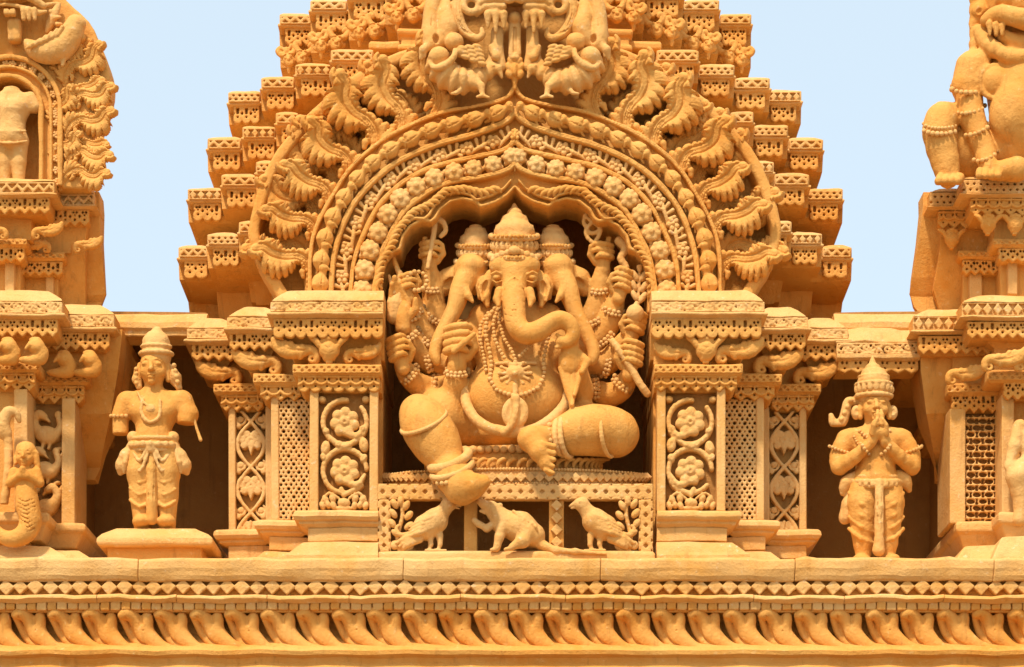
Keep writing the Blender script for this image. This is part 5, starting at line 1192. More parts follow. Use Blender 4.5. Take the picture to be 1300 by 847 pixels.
# ================================================================ CRESTED BIRDS and LION MASK over the arch
def crest_bird(s):
    f = lambda x: 653.5-s*(653.5-x); v = Vol(min(f(526), f(652)), max(f(526), f(652)), -44, 140, -24, 66, 1.05); q = 14
    # long neck running up, draped with loose skin
    v.chain([(f(572), -42, q-4), (f(562), -16, q-2), (f(551), 8, q), (f(547), 34, q+2), (f(549), 60, q+4)], [9, 10, 10, 10, 13], 4, sm=3)
    v.chain([(f(566), 4, q), (f(566), 24, q+4), (f(569), 40, q+6), (f(562), 56, q+6)], [6, 10, 12, 9], 3, sm=3); v.ell((f(554), 57, q+16), (4, 6, 8), 0, 1, True)
    for i in range(4): v.chain([(f(558+i*6), 8+i*3, q+14), (f(556+i*6), 28, q+19), (f(556+i*5), 46-i, q+19)], 1.0, .4, sub=True, sm=2)
    for i in range(3): v.chain([(f(548+i*5), 40-i*4, q+13), (f(551+i*4), 12, q+12), (f(560+i*3), -12, q+8)], .8, .4, sub=True, sm=3)
    # round shoulders, collar
    v.ell((f(577), 61, q+13), (12, 11.5, 12), 0, .8); v.ell((f(558), 80, q+14), (13.5, 12.5, 13), 0, .8); v.chain([(f(546), 88, q+16), (f(554), 97, q+22), (f(566), 95, q+25), (f(577), 84, q+25), (f(578), 74, q+22)], [2.5, 4, 4.6, 4, 2.6], .8, sm=3)
    # ringed belly curving round to a small beaked head
    P, _ = spline([(f(556), 84, q+4), (f(566), 99, q+6), (f(582), 107, q+7), (f(600), 106, q+6), (f(616), 98, q+5), (f(627), 90, q+4)], [1]*6, 6); X, T = along(P, n=9)
    for i, p in enumerate(X): v.ell(tuple(p), ([19, 19.5, 19.5, 18.5, 17, 15, 12.5, 10, 8.5][i], 8.2, [19, 19, 19, 18, 17, 15, 12.5, 10, 8.5][i]), T[i]-90, .7)
    v.chain([tuple(p) for p in X], [15, 16, 16, 15, 14, 12, 10, 8, 7], 1)
    v.chain([(f(623), 91, q+6), (f(633), 92, q+8), (f(637), 103, q+8)], [6.5, 5, 1.8], 1.5); v.ell((f(627), 90, q+13), 1.6, 0, .4)
    v.chain([(f(617), 92, q+2), (f(626), 78, q+2), (f(623), 62, q+2)], [7.5, 6, 3], 3)
    # wing in overlapping feathers
    v.ell((f(586), 76, q+20), (8, 7, 7), 0, 1)
    for j in range(3):
        for i in range(3+j):
            x = f(588+j*9+i*1.5); y = 73+i*5.2-j*1.5; v.ell((x, y, q+24-j*.8-i*.6), (6.6, 3.2, 3.6), s*14, .5)
    # legs
    v.chain([(f(602), 112, q+14), (f(611), 118, q+18), (f(613), 129, q+20)], [8.5, 4.6, 3.2], 2); v.cap((f(613), 131, q+21), (f(606), 134, q+24), 2.4, 1.6, 1); v.cap((f(613), 131, q+21), (f(621), 134, q+22), 2.4, 1.6, 1)
    v.chain([(f(584), 122, q+14), (f(580), 126, q+16), (f(574), 127, q+16)], [4, 2.6, 1.8], 1.5)
    v.chain([(f(545), 64, q+10), (f(538), 70, q+12), (f(535), 80, q+10)], [6, 5.5, 2.6], 1.5); v.cap((f(541), 68, q+14), (f(540), 78, q+12), 3, 1.6, .8)
    v.rough(.3, .3)
    a = (f(580), 125, 10)
    o = obj('crested_bird', v.mesh('crested_bird', a), a, None, OCL)
    tag(o, 'carved long-necked bird with round body, %s of the lion mask over the arch' % ('left' if s > 0 else 'right'), 'bird statue', 'long-necked birds over the arch')
crest_bird(1); crest_bird(-1)
lm = thing('lion_mask', (653.5, 60, 20), 'fanged lion mask with curling horns at the very top of the arch', 'carved mask')
v = Vol(568, 739, -60, 92, -30, 70, 1.1); q = 16
v.ell((653, -26, q), (58, 32, 26), 0, 6); v.ell((653, -2, q+26), (10, 12, 11), 0, 3); v.chain([(641, 4, q+20), (646, 10, q+26), (653.5, 8, q+28), (661, 10, q+26), (666, 4, q+20)], 4.2, 1, sm=2)
for g in (-1, 1):
    f = lambda x: 653.5+g*x
    v.ell((f(28), -20, q+22), (15, 13, 12), 0, 3); v.ell((f(28), -20, q+33), (6, 6, 4), 0, 1)
    for k, (yy, zz) in enumerate(((-2, 14), (6, 18), (14, 16))): v.chain([(f(48), yy+6, q+zz-8), (f(36), yy, q+zz), (f(14), yy+1, q+zz+4)], [3.4, 4.4, 4.2], .8, sm=2)
    v.ell((f(24), 22, q+12), (13, 9, 10), 0, 2)
    for i, x in enumerate((14, 24, 34)): v.cap((f(x), 24, q+18), (f(x), (40, 46, 40)[i], q+17), 5.2, 2.0, .6)
    v.chain([(f(22), 40, q+2), (f(23), 62, q+2), (f(17), 84, q+2)], [8, 8.5, 6], 2); v.chain([(f(29), 62, q+6), (f(24), 74, q+8)], [5, 6], 1)
    # eye loop and leafy horn sweeping down to a hook
    v.ring((f(55), 10, q+12), 9.5, 9, 4.2, 1, 18)
    v.chain([(f(60), -26, q), (f(70), -4, q+4), (f(72), 20, q+5), (f(64), 40, q+5), (f(50), 50, q+6), (f(41), 46, q+7), (f(42), 38, q+7)], [7, 7.5, 7.5, 6, 4.6, 3.4, 2.2], 1.5, sm=4)
    for o_ in (-3, 1, 4): v.chain([(f(62+o_), -22, q+8), (f(70+o_), -2, q+12), (f(72+o_), 20, q+12), (f(63+o_*.8), 40, q+10), (f(54+o_*.6), 46, q+10)], .8, .4, sub=True, sm=4)
    for i in range(6): v.ell((f(78-abs(i-2)*1.6), -14+i*10, q+3), (4.5, 5.5, 4), g*20, .8)
v.rough(.3, .3); part(v, 'face', lm, (653.5, 60, 20), OCL)
v = Vol(638, 669, 14, 84, -10, 50, 1.0); q = 16
v.box(645.5, 661.5, 30, 72, q-14, q+8, r=3); v.box(651.5, 655.5, 36, 68, q+5.5, q+12, 0, True); v.ell((653.5, 74, q), (9, 5, 9), 0, 2); v.ell((653.5, 24, q+4), (10, 8, 12), 0, 2)
v.rough(.3, .3); part(v, 'tongue', lm, (653.5, 72, 20), OCL)
# ================================================================ SIDE TOWERS at the edges of the picture
def X_(sx, m, a, b): return (a, b) if sx > 0 else (2*m-b, 2*m-a)
def tier(root, nm, u0, u1, v0, q, qb, inR=False, inL=True, fr='scroll', fh=15, lace=(0, 24), lk='round', lip=6, roof=(16, -20), lin=6, pitch=14, seed=0, lc=None):
    """one carved cornice step: sloping top, frieze, lip and hanging pierced strip"""
    kw = dict(sideL=inL, sideR=inR); b = obj(nm, None, ((u0+u1)/2, v0+60, q), root)
    rh, ro = roof
    mold('roof', u0+2, u1-2, q-2, qb, [(ro, v0-rh, ro*.5), (ro*.8, v0-rh+1, ro*.4), (ro*.4, v0-rh*.6, ro*.2), (0, v0-rh*.2), (2, v0)], b, OCL, **kw)
    mold('frieze_block', u0, u1, q-6, qb, [(0, v0-1), (0, v0+fh)], b, bev=0, **kw)
    (scroll_band if fr == 'scroll' else zigzag_band)(*(('scroll_frieze' if fr == 'scroll' else 'dotted_band'), u0, u1, v0, v0+fh, q, b), **(dict(pitch=22) if fr == 'scroll' else dict(pitch=pitch, kind=fr, mat=OCL)))
    mold('cornice_lip', u0, u1, q-2, qb, [(0, v0+fh-.5), (4, v0+fh+1.5), (4, v0+fh+lip-2), (-2, v0+fh+lip)], b, OCL, bev=1, **kw)
    l0, l1 = v0+fh+lip+lace[0], v0+fh+lip+lace[1]; a = u0+(lin if inL else 0); c = u1-(lin if inR else 0)
    mold('core', a+1, c-1, q-13, qb, [(0, v0+fh+lip-2), (0, l1-6), (-5, l1)], b, bev=0, **kw)
    (pendant_band if lk != 'loop' else loop_band)(*('pendant_band', a, c, l0, l1, q-6, b), **(dict(pitch=13, kind=lk, seed=seed) if lk != 'loop' else dict(pitch=15)))
    return b
def abacus(root, u0, u1, v0, q, qb, inR=False, inL=True, h=11, hang=(14, 36), lk='loop', lin=6):
    kw = dict(sideL=inL, sideR=inR); b = obj('capital', None, ((u0+u1)/2, v0+hang[1], q), root)
    mold('abacus', u0, u1, q-2, qb, [(0, v0), (0, v0+h-1), (-4, v0+h+2)], b, bev=1.5, **kw); zigzag_band('dotted_band', u0+1, u1-1, v0+1.5, v0+h-1.5, q, b, 16, kind='dots')
    a = u0+(lin if inL else 0); c = u1-(lin if inR else 0)
    mold('core', a+1, c-1, q-15, qb, [(0, v0+h), (0, v0+hang[1]-5), (-5, v0+hang[1])], b, bev=0, **kw)
    (loop_band if lk == 'loop' else pendant_band)(*('petal_band', a, c, v0+hang[0], v0+hang[1], q-6, b), **(dict(pitch=15) if lk == 'loop' else dict(pitch=12, kind='point')))
    return b
def goose(v, u, w_, q, s, m=1):
    v.ell((u, w_, q), (15*s, 11*s, 7), 10*m, 2); v.chain([(u-m*10*s, w_-3*s, q), (u-m*16*s, w_-15*s, q+1), (u-m*10*s, w_-25*s, q+2), (u-m*3*s, w_-22*s, q+2)], [6.5*s, 5*s, 4.6*s, 4*s], 2, sm=3); v.cap((u-m*2*s, w_-21*s, q+2), (u+m*3*s, w_-16*s, q+1), 2.4*s, 1.3*s, 1)
    v.chain([(u+m*10*s, w_+1*s, q), (u+m*17*s, w_-10*s, q), (u+m*14*s, w_-22*s, q+1)], [6*s, 4.5*s, 3*s], 2, sm=3); v.ell((u+m*14*s, w_-24*s, q+1), (4.5*s, 5*s, 3.5), 0, 1)
    for k in (-1, 1): v.cap((u+k*4*s, w_+9*s, q), (u+k*4*s-2*s, w_+16*s, q), 2.6*s, 1.8*s, 1.5)
# ---------------- left tower
lt = thing('side_tower', (20, 715, 0), 'carved side tower with goose panels at the left edge, carrying a round arch', 'tower', 'side towers at the edges')
QB = -300
# lower storey: pilasters
tier(lt, 'cornice_step', -150, 79, 383, 30, QB, inR=True, inL=True, fr='scroll', lk='point', roof=(17, -20), seed=1)
tier(lt, 'cornice_step', 40, 145, 400, -16, QB, inR=True, inL=False, fr='scroll', lk='point', roof=(16, -20), seed=2)
mold('corbel', 60, 150, -46, -130, [(6, 420, 6), (0, 470), (-12, 520, -20), (-30, 560, -60), (-44, 590, -110)], lt, OCH, bev=0, sideL=False)
abacus(lt, -130, 50, 460, 14, QB, inR=True); abacus(lt, 30, 113, 476, -30, QB, inR=True, inL=False)
mold('capital_core', -120, 40, -6, QB, [(20, 426, 10), (0, 440), (0, 462)], lt, bev=0); mold('capital_core', 30, 100, -50, QB, [(24, 440, 10), (6, 455), (6, 478)], lt, bev=0)
for (u, v_, q, s, rt) in ((22, 458, 22, 1.0, 0), (-14, 458, 22, 1.0, 0), (58, 458, 22, 1.0, 0)):
    pass
def head_bracket():
    v = Vol(-26, 26, -36, 8, -12, 26, 1.0); v.ell((2, -18, 6), (11, 10, 10), 0, 3); v.cap((-6, -19, 12), (-11, -14, 13), 3.2, 1.6, 1); v.chain([(8, -12, 4), (6, -4, 3), (-6, -2, 4), (-20, -2, 5)], [8, 7, 5, 2.6], 4, sm=3); v.ring((-3, -20, 12), 4, 4, 1.2, .5, 10); v.ell((0, -27, 5), (8, 4, 6), 0, 2); v.rough(.4, .3); return v.mesh('bracket', (0, 0, 0))
HB = head_bracket()
for i, (u, v_, q) in enumerate(((46, 460, 26), (11, 460, 26), (-24, 460, 26), (114, 476, -22), (82, 476, -22))): obj('bracket', HB, (u, v_, q), lt, OCH, s=.98, mirror=False)
def LS(name, u0, u1, v0, v1, qf, mat=OCL, **k): return box(name, u0, u1, v0, v1, qf, QB, lt, mat, **k)
LS('shaft', -110, 33, 494, 692, -6, OCH); LS('post', 18, 35, 494, 690, 6)
box('shaft', 30, 94, 506, 666, -52, -122, lt, OCH); box('bay_side_wall', 20, 92, 405, 700, -121, QB, lt, WALLM, bev=0); box('post', 78, 95, 506, 668, -34, -121, lt, OCL)  # bay_side_wall: deep part of the side, shade painted in as dark plaster
v = Vol(30, 82, 506, 668, -56, -24, 1.0); box('panel_ground', 31, 79, 507, 667, -50.5, -54, lt, WALLM, bev=0)  # dark ground paints recess shade behind the geese
goose(v, 60, 553, -42, 1.05, 1); goose(v, 58, 598, -42, 1.0, 1); goose(v, 58, 645, -42, 1.0, -1)
for (x, y) in ((42, 524), (76, 575), (44, 620), (74, 618)): v.ring((x, y, -44), 5, 5, 2.4, 1, 12, a1=280)
v.back(); v.rough(.35, .3); part(v, 'goose_panel', lt, (56, 668, -45), OCL)
mold('base', -130, 106, -28, QB, [(0, 664), (3, 667), (3, 674), (-2, 678), (-12, 694)], lt, OCL); mold('base', -130, 60, 16, QB, [(0, 650), (3, 653), (3, 662), (-2, 666), (-10, 684)], lt, OCL)
mold('plinth', -160, 84, 34, QB, [(-30, 690, -14), (-24, 691, -12), (-4, 704), (0, 707), (0, 716)], lt, OCL); mold('plinth', -160, 118, 10, QB, [(-26, 696, -12), (-20, 697, -10), (-4, 708), (0, 716)], lt, OCL)
QBU = -116
# upper storey
tier(lt, 'cornice_step', -120, 69, 231, -10, QBU, inR=True, inL=True, fr='zig', fh=15, lip=4, lace=(0, 22), lk='point', roof=(9, -30), seed=3)
tier(lt, 'cornice_step', 40, 119, 246, -58, QBU, inR=True, inL=False, fr='zig', fh=15, lip=4, lace=(0, 22), lk='point', roof=(9, -14), seed=4)
mold('side_wall', 30, 126, -86, -122, [(0, 243), (1, 262), (0, 300, -8), (3, 365, -30), (-4, 378, -40), (-8, 394, -60)], lt, OCH, sideL=False)
mold('inner_wall', 30, 110, -76, -118, [(0, 285), (-4, 320, -10), (-8, 384, -40)], lt, OCH, sideL=False)
abacus(lt, -100, 34, 303, -30, QBU, inR=True, h=9, hang=(11, 30), lk='pend', lin=3); abacus(lt, 20, 82, 320, -66, QBU, inR=True, inL=False, h=9, hang=(12, 30), lk='pend', lin=3)
mold('core', -100, 40, -40, QBU, [(10, 266), (0, 278), (0, 305)], lt, bev=0); mold('core', 30, 90, -82, QBU, [(8, 284), (0, 296), (0, 322)], lt, bev=0)
for (u, v_, q, s, m) in ((8, 303, -24, .62, 0), (44, 303, -24, .62, 1), (-30, 303, -24, .62, 0), (62, 320, -64, .62, 0), (96, 320, -66, .6, 1)): obj('bracket', CONS, (u, v_, q), lt, OCH, s=s, mirror=bool(m))
LSU = lambda name, u0, u1, v0, v1, qf, mat=OCL: box(name, u0, u1, v0, v1, qf, QBU, lt, mat)
LSU('shaft', -90, 26, 330, 384, -60, OCH); LSU('post', 6, 18, 330, 384, -50); LSU('post', 58, 68, 348, 390, -86); LSU('shaft', 20, 74, 346, 392, -94, OCH)
# round arch with leaves on top
la = thing('round_arch', (12, 235, -40), 'round carved arch with curling leaves and a fanged mask, on the left side tower', 'arch')
LAP = [(12, -70), (55, -50), (84, 0), (112, 26), (128, 58), (138, 88), (139, 114), (132, 142), (120, 172), (111, 198), (114, 240)]
LAs = [(p[0], p[1]) for p in spline([(u, v_, 0) for u, v_ in LAP], None, 3)[0]]
v = Vol(-130, 150, -80, 246, -90, -14, 1.7); U = v.ax[0][:, None]; V = v.ax[1][None, :]
Bs = poly_sdf(U, V, LAs+[(24-u, w_) for u, w_ in reversed(LAs)]); op = np.minimum(scirc(U, V, (12, 142), 38), srect(U, V, -26, 50, 142, 260)); Bq = np.maximum(Bs, -op)
v.flat(lambda U, V: Bq, -86, -38, rnd=4)
v.flat(lambda U, V: np.maximum(Bs, op-0), -86, -66, rnd=2)
for r, t, w_ in ((42, 3.2, -28), (54, 2.4, -30), (66, 3.4, -28)):
    dd = np.minimum(np.abs(scirc(U, V, (12, 142), r))+np.maximum(0, V-142), np.abs(np.abs(U-12)-r)+np.maximum(0, 142-V))-t
    v.flat(lambda U, V: np.maximum(dd, Bs), -50, w_, rnd=2)
v.rough(.5, .15); part(v, 'arch_plate', la, (12, 235, -40), OCH)
for i in range(15):
    a = R(-95+i*15)
    if i < 8: c = (12+60*math.sin(R(i*13+4)), 142-60*math.cos(R(i*13+4)))
    else: c = (72, 142+(i-8)*15)
    obj('flower', FL, (c[0], c[1], -36), la, OCL, s=.6, rot=i*30); obj('flower', FL, (24-c[0], c[1], -36), la, OCL, s=.6, rot=i*30)
for (u, v_, s, rt, k) in ((88, 118, .62, 30, 0), (92, 150, .62, 42, 1), (86, 182, .62, 52, 0), (84, 214, .60, 64, 1), (80, 236, .55, 72, 0), (82, 100, .5, 10, 1), (100, 134, .46, 20, 2), (104, 168, .44, 34, 2), (98, 200, .46, 44, 2), (76, 164, .46, 10, 0), (76, 210, .44, 20, 1), (98, 100, .42, 14, 0)): obj('acanthus_leaf', AC[k], (u, v_, -42), la, OCL, s=s, rot=rt, mirror=True)
v = Vol(30, 120, 0, 96, -50, 10, 1.1); q = -24      # plump bird curling its tail
v.chain([(34, 56, q), (50, 66, q), (72, 64, q), (88, 50, q), (96, 32, q+2)], [6, 11, 15, 14, 11], 5, sm=3); v.ell((98, 30, q+2), (12, 9, 9), 20, 3); v.cap((82, 72, q), (80, 84, q+4), 4, 2.4, 2)
for i in range(6): v.chain([(82-i*7, 40+i*4, q+14), (76-i*7, 50+i*3, q+14), (66-i*6, 56+i*2, q+12)], [2.4, 3, 1.6], .7)
v.ell((66, 20, q-6), (6, 22, 6), 24, 2)
for i in range(5): v.cap((60+i*4, 6+i*8, q-2), (72+i*2, 2+i*9, q-4), 3, 1.6, .8)
v.rough(.35, .25); part(v, 'bird', la, (80, 90, -24), OCL)
v = Vol(-60, 74, -60, 60, -50, 20, 1.2); q = -22
v.ell((10, -26, q), (48, 32, 22), 0, 5); v.chain([(-34, 6, q+4), (-12, 0, q+12), (10, 4, q+14), (34, 0, q+12), (56, 10, q+4)], 4.6, 2, sm=3); v.chain([(-30, 14, q+4), (10, 12, q+13), (52, 17, q+4)], 2.4, 1, sm=3)
for x in (11, 19): v.box(x-3.6, x+3.6, 17, 25, q+4, q+14, r=2)
for x in (32, 39, 46, -10, -18): v.cap((x, 18, q+10), (x+.5, 29, q+10), 4, 2.6, 1)
v.box(10, 27, 24, 54, q-14, q+4, r=5); v.chain([(50, 20, q+6), (60, 18, q+6)], [3.6, 2], 1); v.ell((14, -2, q+16), (9, 7, 8), 0, 2); v.rough(.4, .25); part(v, 'mask', la, (12, 30, -24), OCL)
hf = thing('headless_figure', (14, 232, -30), 'headless standing figure with broken arms under the round arch at the left edge', 'statue')
v = Vol(-50, 76, 96, 240, -66, 6, 1.05); q = -34
v.ell((14, 132, q), (27, 19, 14), 0, 5); v.cap((14, 118, q), (14, 112, q), 12, 10, 4); v.box(-30, 60, 90, 111, q-40, q+40, 0, True); v.ell((4, 136, q+8), (11, 9, 8), 0, 3); v.ell((24, 136, q+8), (11, 9, 8), 0, 3)
v.chain([(14, 144, q), (14, 158, q+1), (14, 172, q+1)], [20, 16, 20], 6); v.ell((14, 178, q+2), (22, 12, 15), 0, 4)
for g in (-1, 1): v.chain([(14+g*24, 124, q), (14+g*30, 134, q)], [9, 8.6], 4); v.chain([(14+g*9, 182, q), (14+g*9, 205, q+1), (14+g*9, 232, q)], [12, 9.5, 7], 3)
v.chain([(-6, 170, q+14), (14, 173, q+19), (34, 170, q+14)], 1.8, 1, sm=3); v.chain([(-8, 183, q+14), (14, 187, q+18), (36, 183, q+14)], 1.4, .8, sm=3)
v.rough(.3, .3); part(v, 'body', hf, (14, 232, -30), OCL)
# mermaid-like figure with praying hands and a serpent tail
nf = thing('serpent_figure', (28, 690, 40), 'small figure with folded arms and a coiled serpent tail at the left edge', 'statue')
v = Vol(-30, 64, 556, 700, 4, 76, 1.0); q = 34
face(v, (31, 577), .66, q); v.ell((31, 570, q-4), (13, 12, 12), 0, 3); v.chain([(43, 575, q-2), (46, 590, q-2)], [5, 4], 3)
v.ell((31, 606, q), (15, 15, 11), 0, 5)
for g in (-1, 1): v.chain([(31+g*14, 598, q), (31+g*18, 612, q+2), (31+g*4, 606, q+14), (31, 598, q+17)], [6.5, 6, 4.8, 3.6], 2)
v.chain([(31, 618, q), (34, 640, q+2), (38, 662, q+3), (30, 679, q+5), (12, 684, q+5), (-4, 676, q+4), (-12, 660, q)], [12.5, 14, 13, 11, 9, 7, 5], 4, sm=3)
for i in range(8): v.chain([(22+i*1.2, 634+i*5.4, q+13), (34+i*.6, 640+i*5.4, q+17), (46-i*.2, 634+i*5.4, q+12)], .8, .4, sub=True)
v.rough(.3, .3); part(v, 'body', nf, (28, 690, 40), OCH)
v = Vol(-20, 30, 512, 640, 10, 50, 1.0); q = 26
v.chain([(4, 640, q), (10, 600, q+2), (10, 560, q+2), (4, 540, q+4), (10, 524, q+4), (20, 524, q+4), (24, 534, q+2)], [5, 5.5, 5.5, 8, 7, 4, 3], 2, sm=3); v.ell((4, 548, q+2), (10, 10, 8), 0, 3); v.rough(.3, .3); part(v, 'cobra', nf, (8, 640, 30), OCL)

# ---------------- right tower
rt_ = thing('side_tower', (1270, 722, 0), 'carved side tower with an oval-holed grille at the right edge, carrying a seated beast', 'tower', 'side towers at the edges')
tier(rt_, 'cornice_step', 1222, 1440, 384, 30, QB, inR=True, inL=True, fr='dia', fh=17, lip=5, lace=(2, 24), lk='point', roof=(12, -24), seed=3, pitch=13)
tier(rt_, 'cornice_step', 1160, 1262, 402, -16, QB, inR=False, inL=True, fr='dia', fh=17, lip=5, lace=(2, 26), lk='point', roof=(12, -20), seed=1, pitch=13)
mold('corbel', 1166, 1300, -46, -130, [(0, 425, 6), (-4, 470), (-14, 520, -20), (-30, 560, -60), (-40, 590, -110)], rt_, OCH, bev=0, sideR=False)
abacus(rt_, 1254, 1430, 470, 14, QB, inR=True, h=14, hang=(14, 38), lk='pend', lin=20); abacus(rt_, 1203, 1290, 486, -30, QB, inL=True, h=14, hang=(14, 38), lk='pend', lin=5)
mold('capital_core', 1262, 1420, -6, QB, [(20, 428, 10), (0, 442), (0, 472)], rt_, bev=0); mold('capital_core', 1214, 1290, -50, QB, [(24, 446, 10), (6, 458), (6, 488)], rt_, bev=0)
for (u, v_, q, s, m) in ((1250, 470, 24, .85, 1), (1290, 470, 24, .8, 1), (1204, 487, -16, .8, 1)): obj('bracket', CONS, (u, v_, q), rt_, OCH, s=s, mirror=bool(m))
def RS(name, u0, u1, v0, v1, qf, mat=OCL, **k): return box(name, u0, u1, v0, v1, qf, QB, rt_, mat, **k)
box('shaft', 1206, 1290, 518, 664, -58, -128, rt_, OCH); box('bay_side_wall', 1208, 1300, 405, 706, -127, QB, rt_, WALLM, bev=0); box('post', 1206, 1226, 518, 664, -36, -126, rt_, OCL); RS('shaft', 1274, 1420, 500, 656, -16, OCH); RS('post', 1272, 1288, 500, 656, -2)  # bay_side_wall: rear of the side, coloured dark to stand for shade
mesh_grille('grille', 1225, 1273, 526, 662, -42, rt_)
mold('base', 1216, 1300, -28, QB, [(0, 662), (3, 665), (3, 675), (-2, 679), (-10, 696)], rt_, OCL); mold('base', 1270, 1440, 16, QB, [(0, 650), (3, 653), (3, 663), (-2, 667), (-10, 686)], rt_, OCL)
mold('plinth', 1212, 1440, 20, QB, [(-20, 690, -12), (-14, 692, -10), (0, 712), (2, 720)], rt_, OCL); mold('plinth', 1260, 1440, 44, QB, [(-24, 678, -12), (-14, 680, -10), (0, 706), (2, 714)], rt_, OCL)
# upper storey
tier(rt_, 'cornice_step', 1222, 1420, 228, -10, QBU, inR=True, inL=True, fr='dots', fh=18, lip=4, lace=(2, 24), lk='loop', roof=(6, -14), lin=10)
tier(rt_, 'cornice_step', 1181, 1262, 244, -58, QBU, inR=False, inL=True, fr='dots', fh=18, lip=4, lace=(2, 24), lk='loop', roof=(6, -10), lin=10)
mold('side_wall', 1172, 1300, -86, -122, [(0, 244), (0, 262), (4, 300, -8), (10, 345, -24), (12, 362, -34), (6, 378, -44), (-8, 396, -60)], rt_, OCH, sideR=False)
mold('inner_wall', 1196, 1300, -76, -118, [(0, 285), (2, 320, -10), (6, 360, -30), (-6, 392, -44)], rt_, OCH, sideR=False)
abacus(rt_, 1260, 1420, 303, -30, QBU, inR=True, h=9, hang=(12, 30), lk='pend', lin=8); abacus(rt_, 1217, 1290, 318, -66, QBU, inL=True, h=9, hang=(12, 30), lk='pend', lin=5)
mold('core', 1262, 1420, -40, QBU, [(10, 268), (0, 280), (0, 305)], rt_, bev=0); mold('core', 1222, 1290, -82, QBU, [(8, 286), (0, 296), (0, 320)], rt_, bev=0)
for (u, v_, q) in ((1254, 282, -24), (1288, 282, -24), (1208, 300, -72)): obj('bracket', URN, (u, v_+14, q), rt_, OCH, s=.72)
RSU = lambda name, u0, u1, v0, v1, qf, mat=OCL: box(name, u0, u1, v0, v1, qf, QBU, rt_, mat)
RSU('shaft', 1222, 1300, 346, 384, -94, OCH); RSU('post', 1231, 1247, 346, 386, -84); RSU('shaft', 1270, 1420, 332, 380, -60, OCH); RSU('post', 1280, 1292, 332, 374, -50)
# seated beast
bs = thing('seated_beast', (1240, 228, -20), 'large fanged beast sitting upright with a curly mane, on the right side tower', 'statue')
v = Vol(1162, 1400, -70, 240, -110, 76, 1.3); v.qr = -10; q = -20
v.chain([(1296, 80, q-10), (1300, 120, q), (1306, 170, q-4)], [46, 44, 46], 10); v.ell((1290, 140, q+20), (34, 44, 30), 10, 8); v.ell((1264, 104, q+22), (19, 20, 14), 0, 3); v.ring((1264, 104, q+26), 20, 21, 3, 1.5, 22)
v.ell((1302, 4, q), (56, 44, 42), 0, 6); v.chain([(1252, 26, q+24), (1270, 18, q+34), (1296, 24, q+42), (1324, 34, q+40)], [8, 10, 11, 10], 4, sm=3); v.chain([(1244, 40, q+10), (1256, 58, q+22), (1284, 72, q+34), (1312, 72, q+36)], [9, 9, 9, 9], 4, sm=3)
v.ell((1296, 46, q), (48, 30, 24), 0, 4); v.ell((1290, 50, q+42), (22, 11, 12), 8, 3, True); v.chain([(1274, 46, q+26), (1296, 56, q+26)], [8, 9], 3)
for i, x in enumerate((1256, 1264, 1272)): v.cap((x, 30+i*1.5, q+36), (x+.5, 44, q+36), 4.2, 2.2, 1)
v.ell((1296, 20, q+46), (9, 8, 8), 0, 3); v.ell((1276, -2, q+30), (12, 10, 10), 0, 3)
for i in range(7): v.chain([(1252-i*2, -40+i*16, q+4), (1238, -34+i*15, q+4), (1234+abs(i-4), -24+i*14.5, q+6)], [9, 7.5, 4], 2, sm=2)
v.ell((1243, 14, q+10), (10, 10, 8), 0, 2); v.ell((1243, 14, q+18), (4, 4, 4), 0, 1, True)
v.chain([(1236, 88, q+4), (1228, 108, q+8)], [24, 20], 6); v.chain([(1228, 110, q+8), (1234, 150, q+12), (1252, 196, q+16)], [18, 16, 13], 4); v.chain([(1252, 200, q+18), (1256, 214, q+24)], [13, 11], 4)
for i in range(4): v.cap((1244+i*8, 218, q+30), (1243+i*8, 223, q+38), 5.4, 4.6, 1.2)
v.chain([(1196, 152, q+6), (1192, 170, q+8), (1200, 206, q+6), (1204, 226, q+8)], [21, 20, 17, 13], 5, sm=2); v.chain([(1214, 150, q-10), (1216, 190, q-14)], [16, 16], 6); v.cap((1208, 140, q+6), (1194, 138, q+4), 9, 8, 4); v.chain([(1210, 190, q-20), (1240, 200, q-26), (1280, 190, q-16)], [26, 30, 40], 8)
for i in range(4): v.cap((1194+i*8, 226, q+16), (1192+i*8, 230, q+26), 6.4, 5.6, 1.2)
for i in range(8): v.chain([(1256+i*2, 150+i*7, q+46), (1286, 142+i*8, q+52), (1320, 126+i*9, q+46)], 1.0, .6, sub=True, sm=2)
v.chain([(1290, 215, q+24), (1262, 218, q+24)], [16, 11], 4)
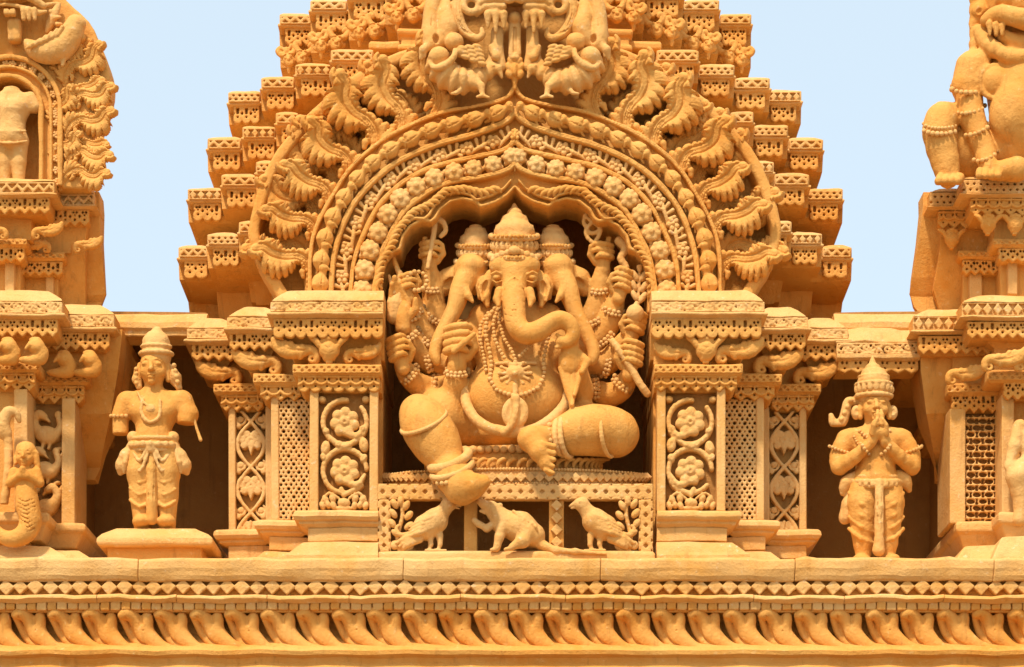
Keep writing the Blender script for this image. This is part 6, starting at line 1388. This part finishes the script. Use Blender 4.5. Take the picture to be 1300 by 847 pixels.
v.rough(.45, .18); part(v, 'body', bs, (1240, 228, -10), OCH)
tor2 = lambda nm, c, d, r, t: beads(nm, [(ringpts(c, d, r, 28), t)], bs, t, qr=-10, mat=OCL)
tor2('armlet', (1228, 112, q+8), 2, 21, 3.4); tor2('armlet', (1232, 138, q+10), -12, 18.5, 3.0); tor2('armlet', (1240, 164, q+13), -22, 17.5, 3.2); tor2('bracelet', (1251, 198, q+17), -20, 15.5, 3.0); tor2('knee_band', (1194, 164, q+8), 0, 22, 3.2); tor2('knee_band', (1194, 157, q+8), 0, 21.5, 2.4)
# far-right relief figure, seen only in part
fg = thing('relief_figure', (1296, 664, 20), 'partly seen relief figure with bent arm on the pilaster at the right edge', 'statue')
v = Vol(1262, 1350, 500, 672, -20, 44, 1.15); q = 14
v.ell((1318, 560, q), (26, 28, 14), 0, 5); v.ell((1318, 520, q+2), (15, 17, 13), 0, 3); v.chain([(1296, 540, q), (1288, 566, q+4), (1282, 588, q+6)], [9, 8, 6], 3); v.ell((1282, 592, q+8), (8, 8, 6), 0, 2)
v.chain([(1306, 590, q), (1290, 606, q+8), (1298, 640, q+4), (1294, 660, q+6)], [15, 13, 10, 8], 5); v.chain([(1326, 590, q), (1334, 620, q+2), (1330, 660, q)], [15, 12, 8], 5); v.rough(.35, .3); part(v, 'body', fg, (1296, 664, 20), OCL)
# carved cornice of the right bay
rc = thing('bay_cornice', (1118, 470, -50), 'worn carved cornice with a leafy scroll above the praying figure', 'cornice')
mold('roof', 1060, 1170, -46, -108, [(-2, 414, -10), (0, 424, -4), (2, 434), (0, 436)], rc, OCL, sideL=False, sideR=False, step=12, wb=1.2)
scroll_band('scroll_frieze', 1062, 1168, 435, 450, -44, rc, 24); mold('cornice_lip', 1062, 1168, -46, -108, [(0, 449), (3, 451), (3, 455), (-2, 457)], rc, OCL, sideL=False, sideR=False, bev=1)
pendant_band('pendant_band', 1064, 1166, 457, 474, -50, rc, 18, 'point', slots=False); mold('core', 1064, 1166, -60, -108, [(0, 455), (0, 468)], rc, bev=0)
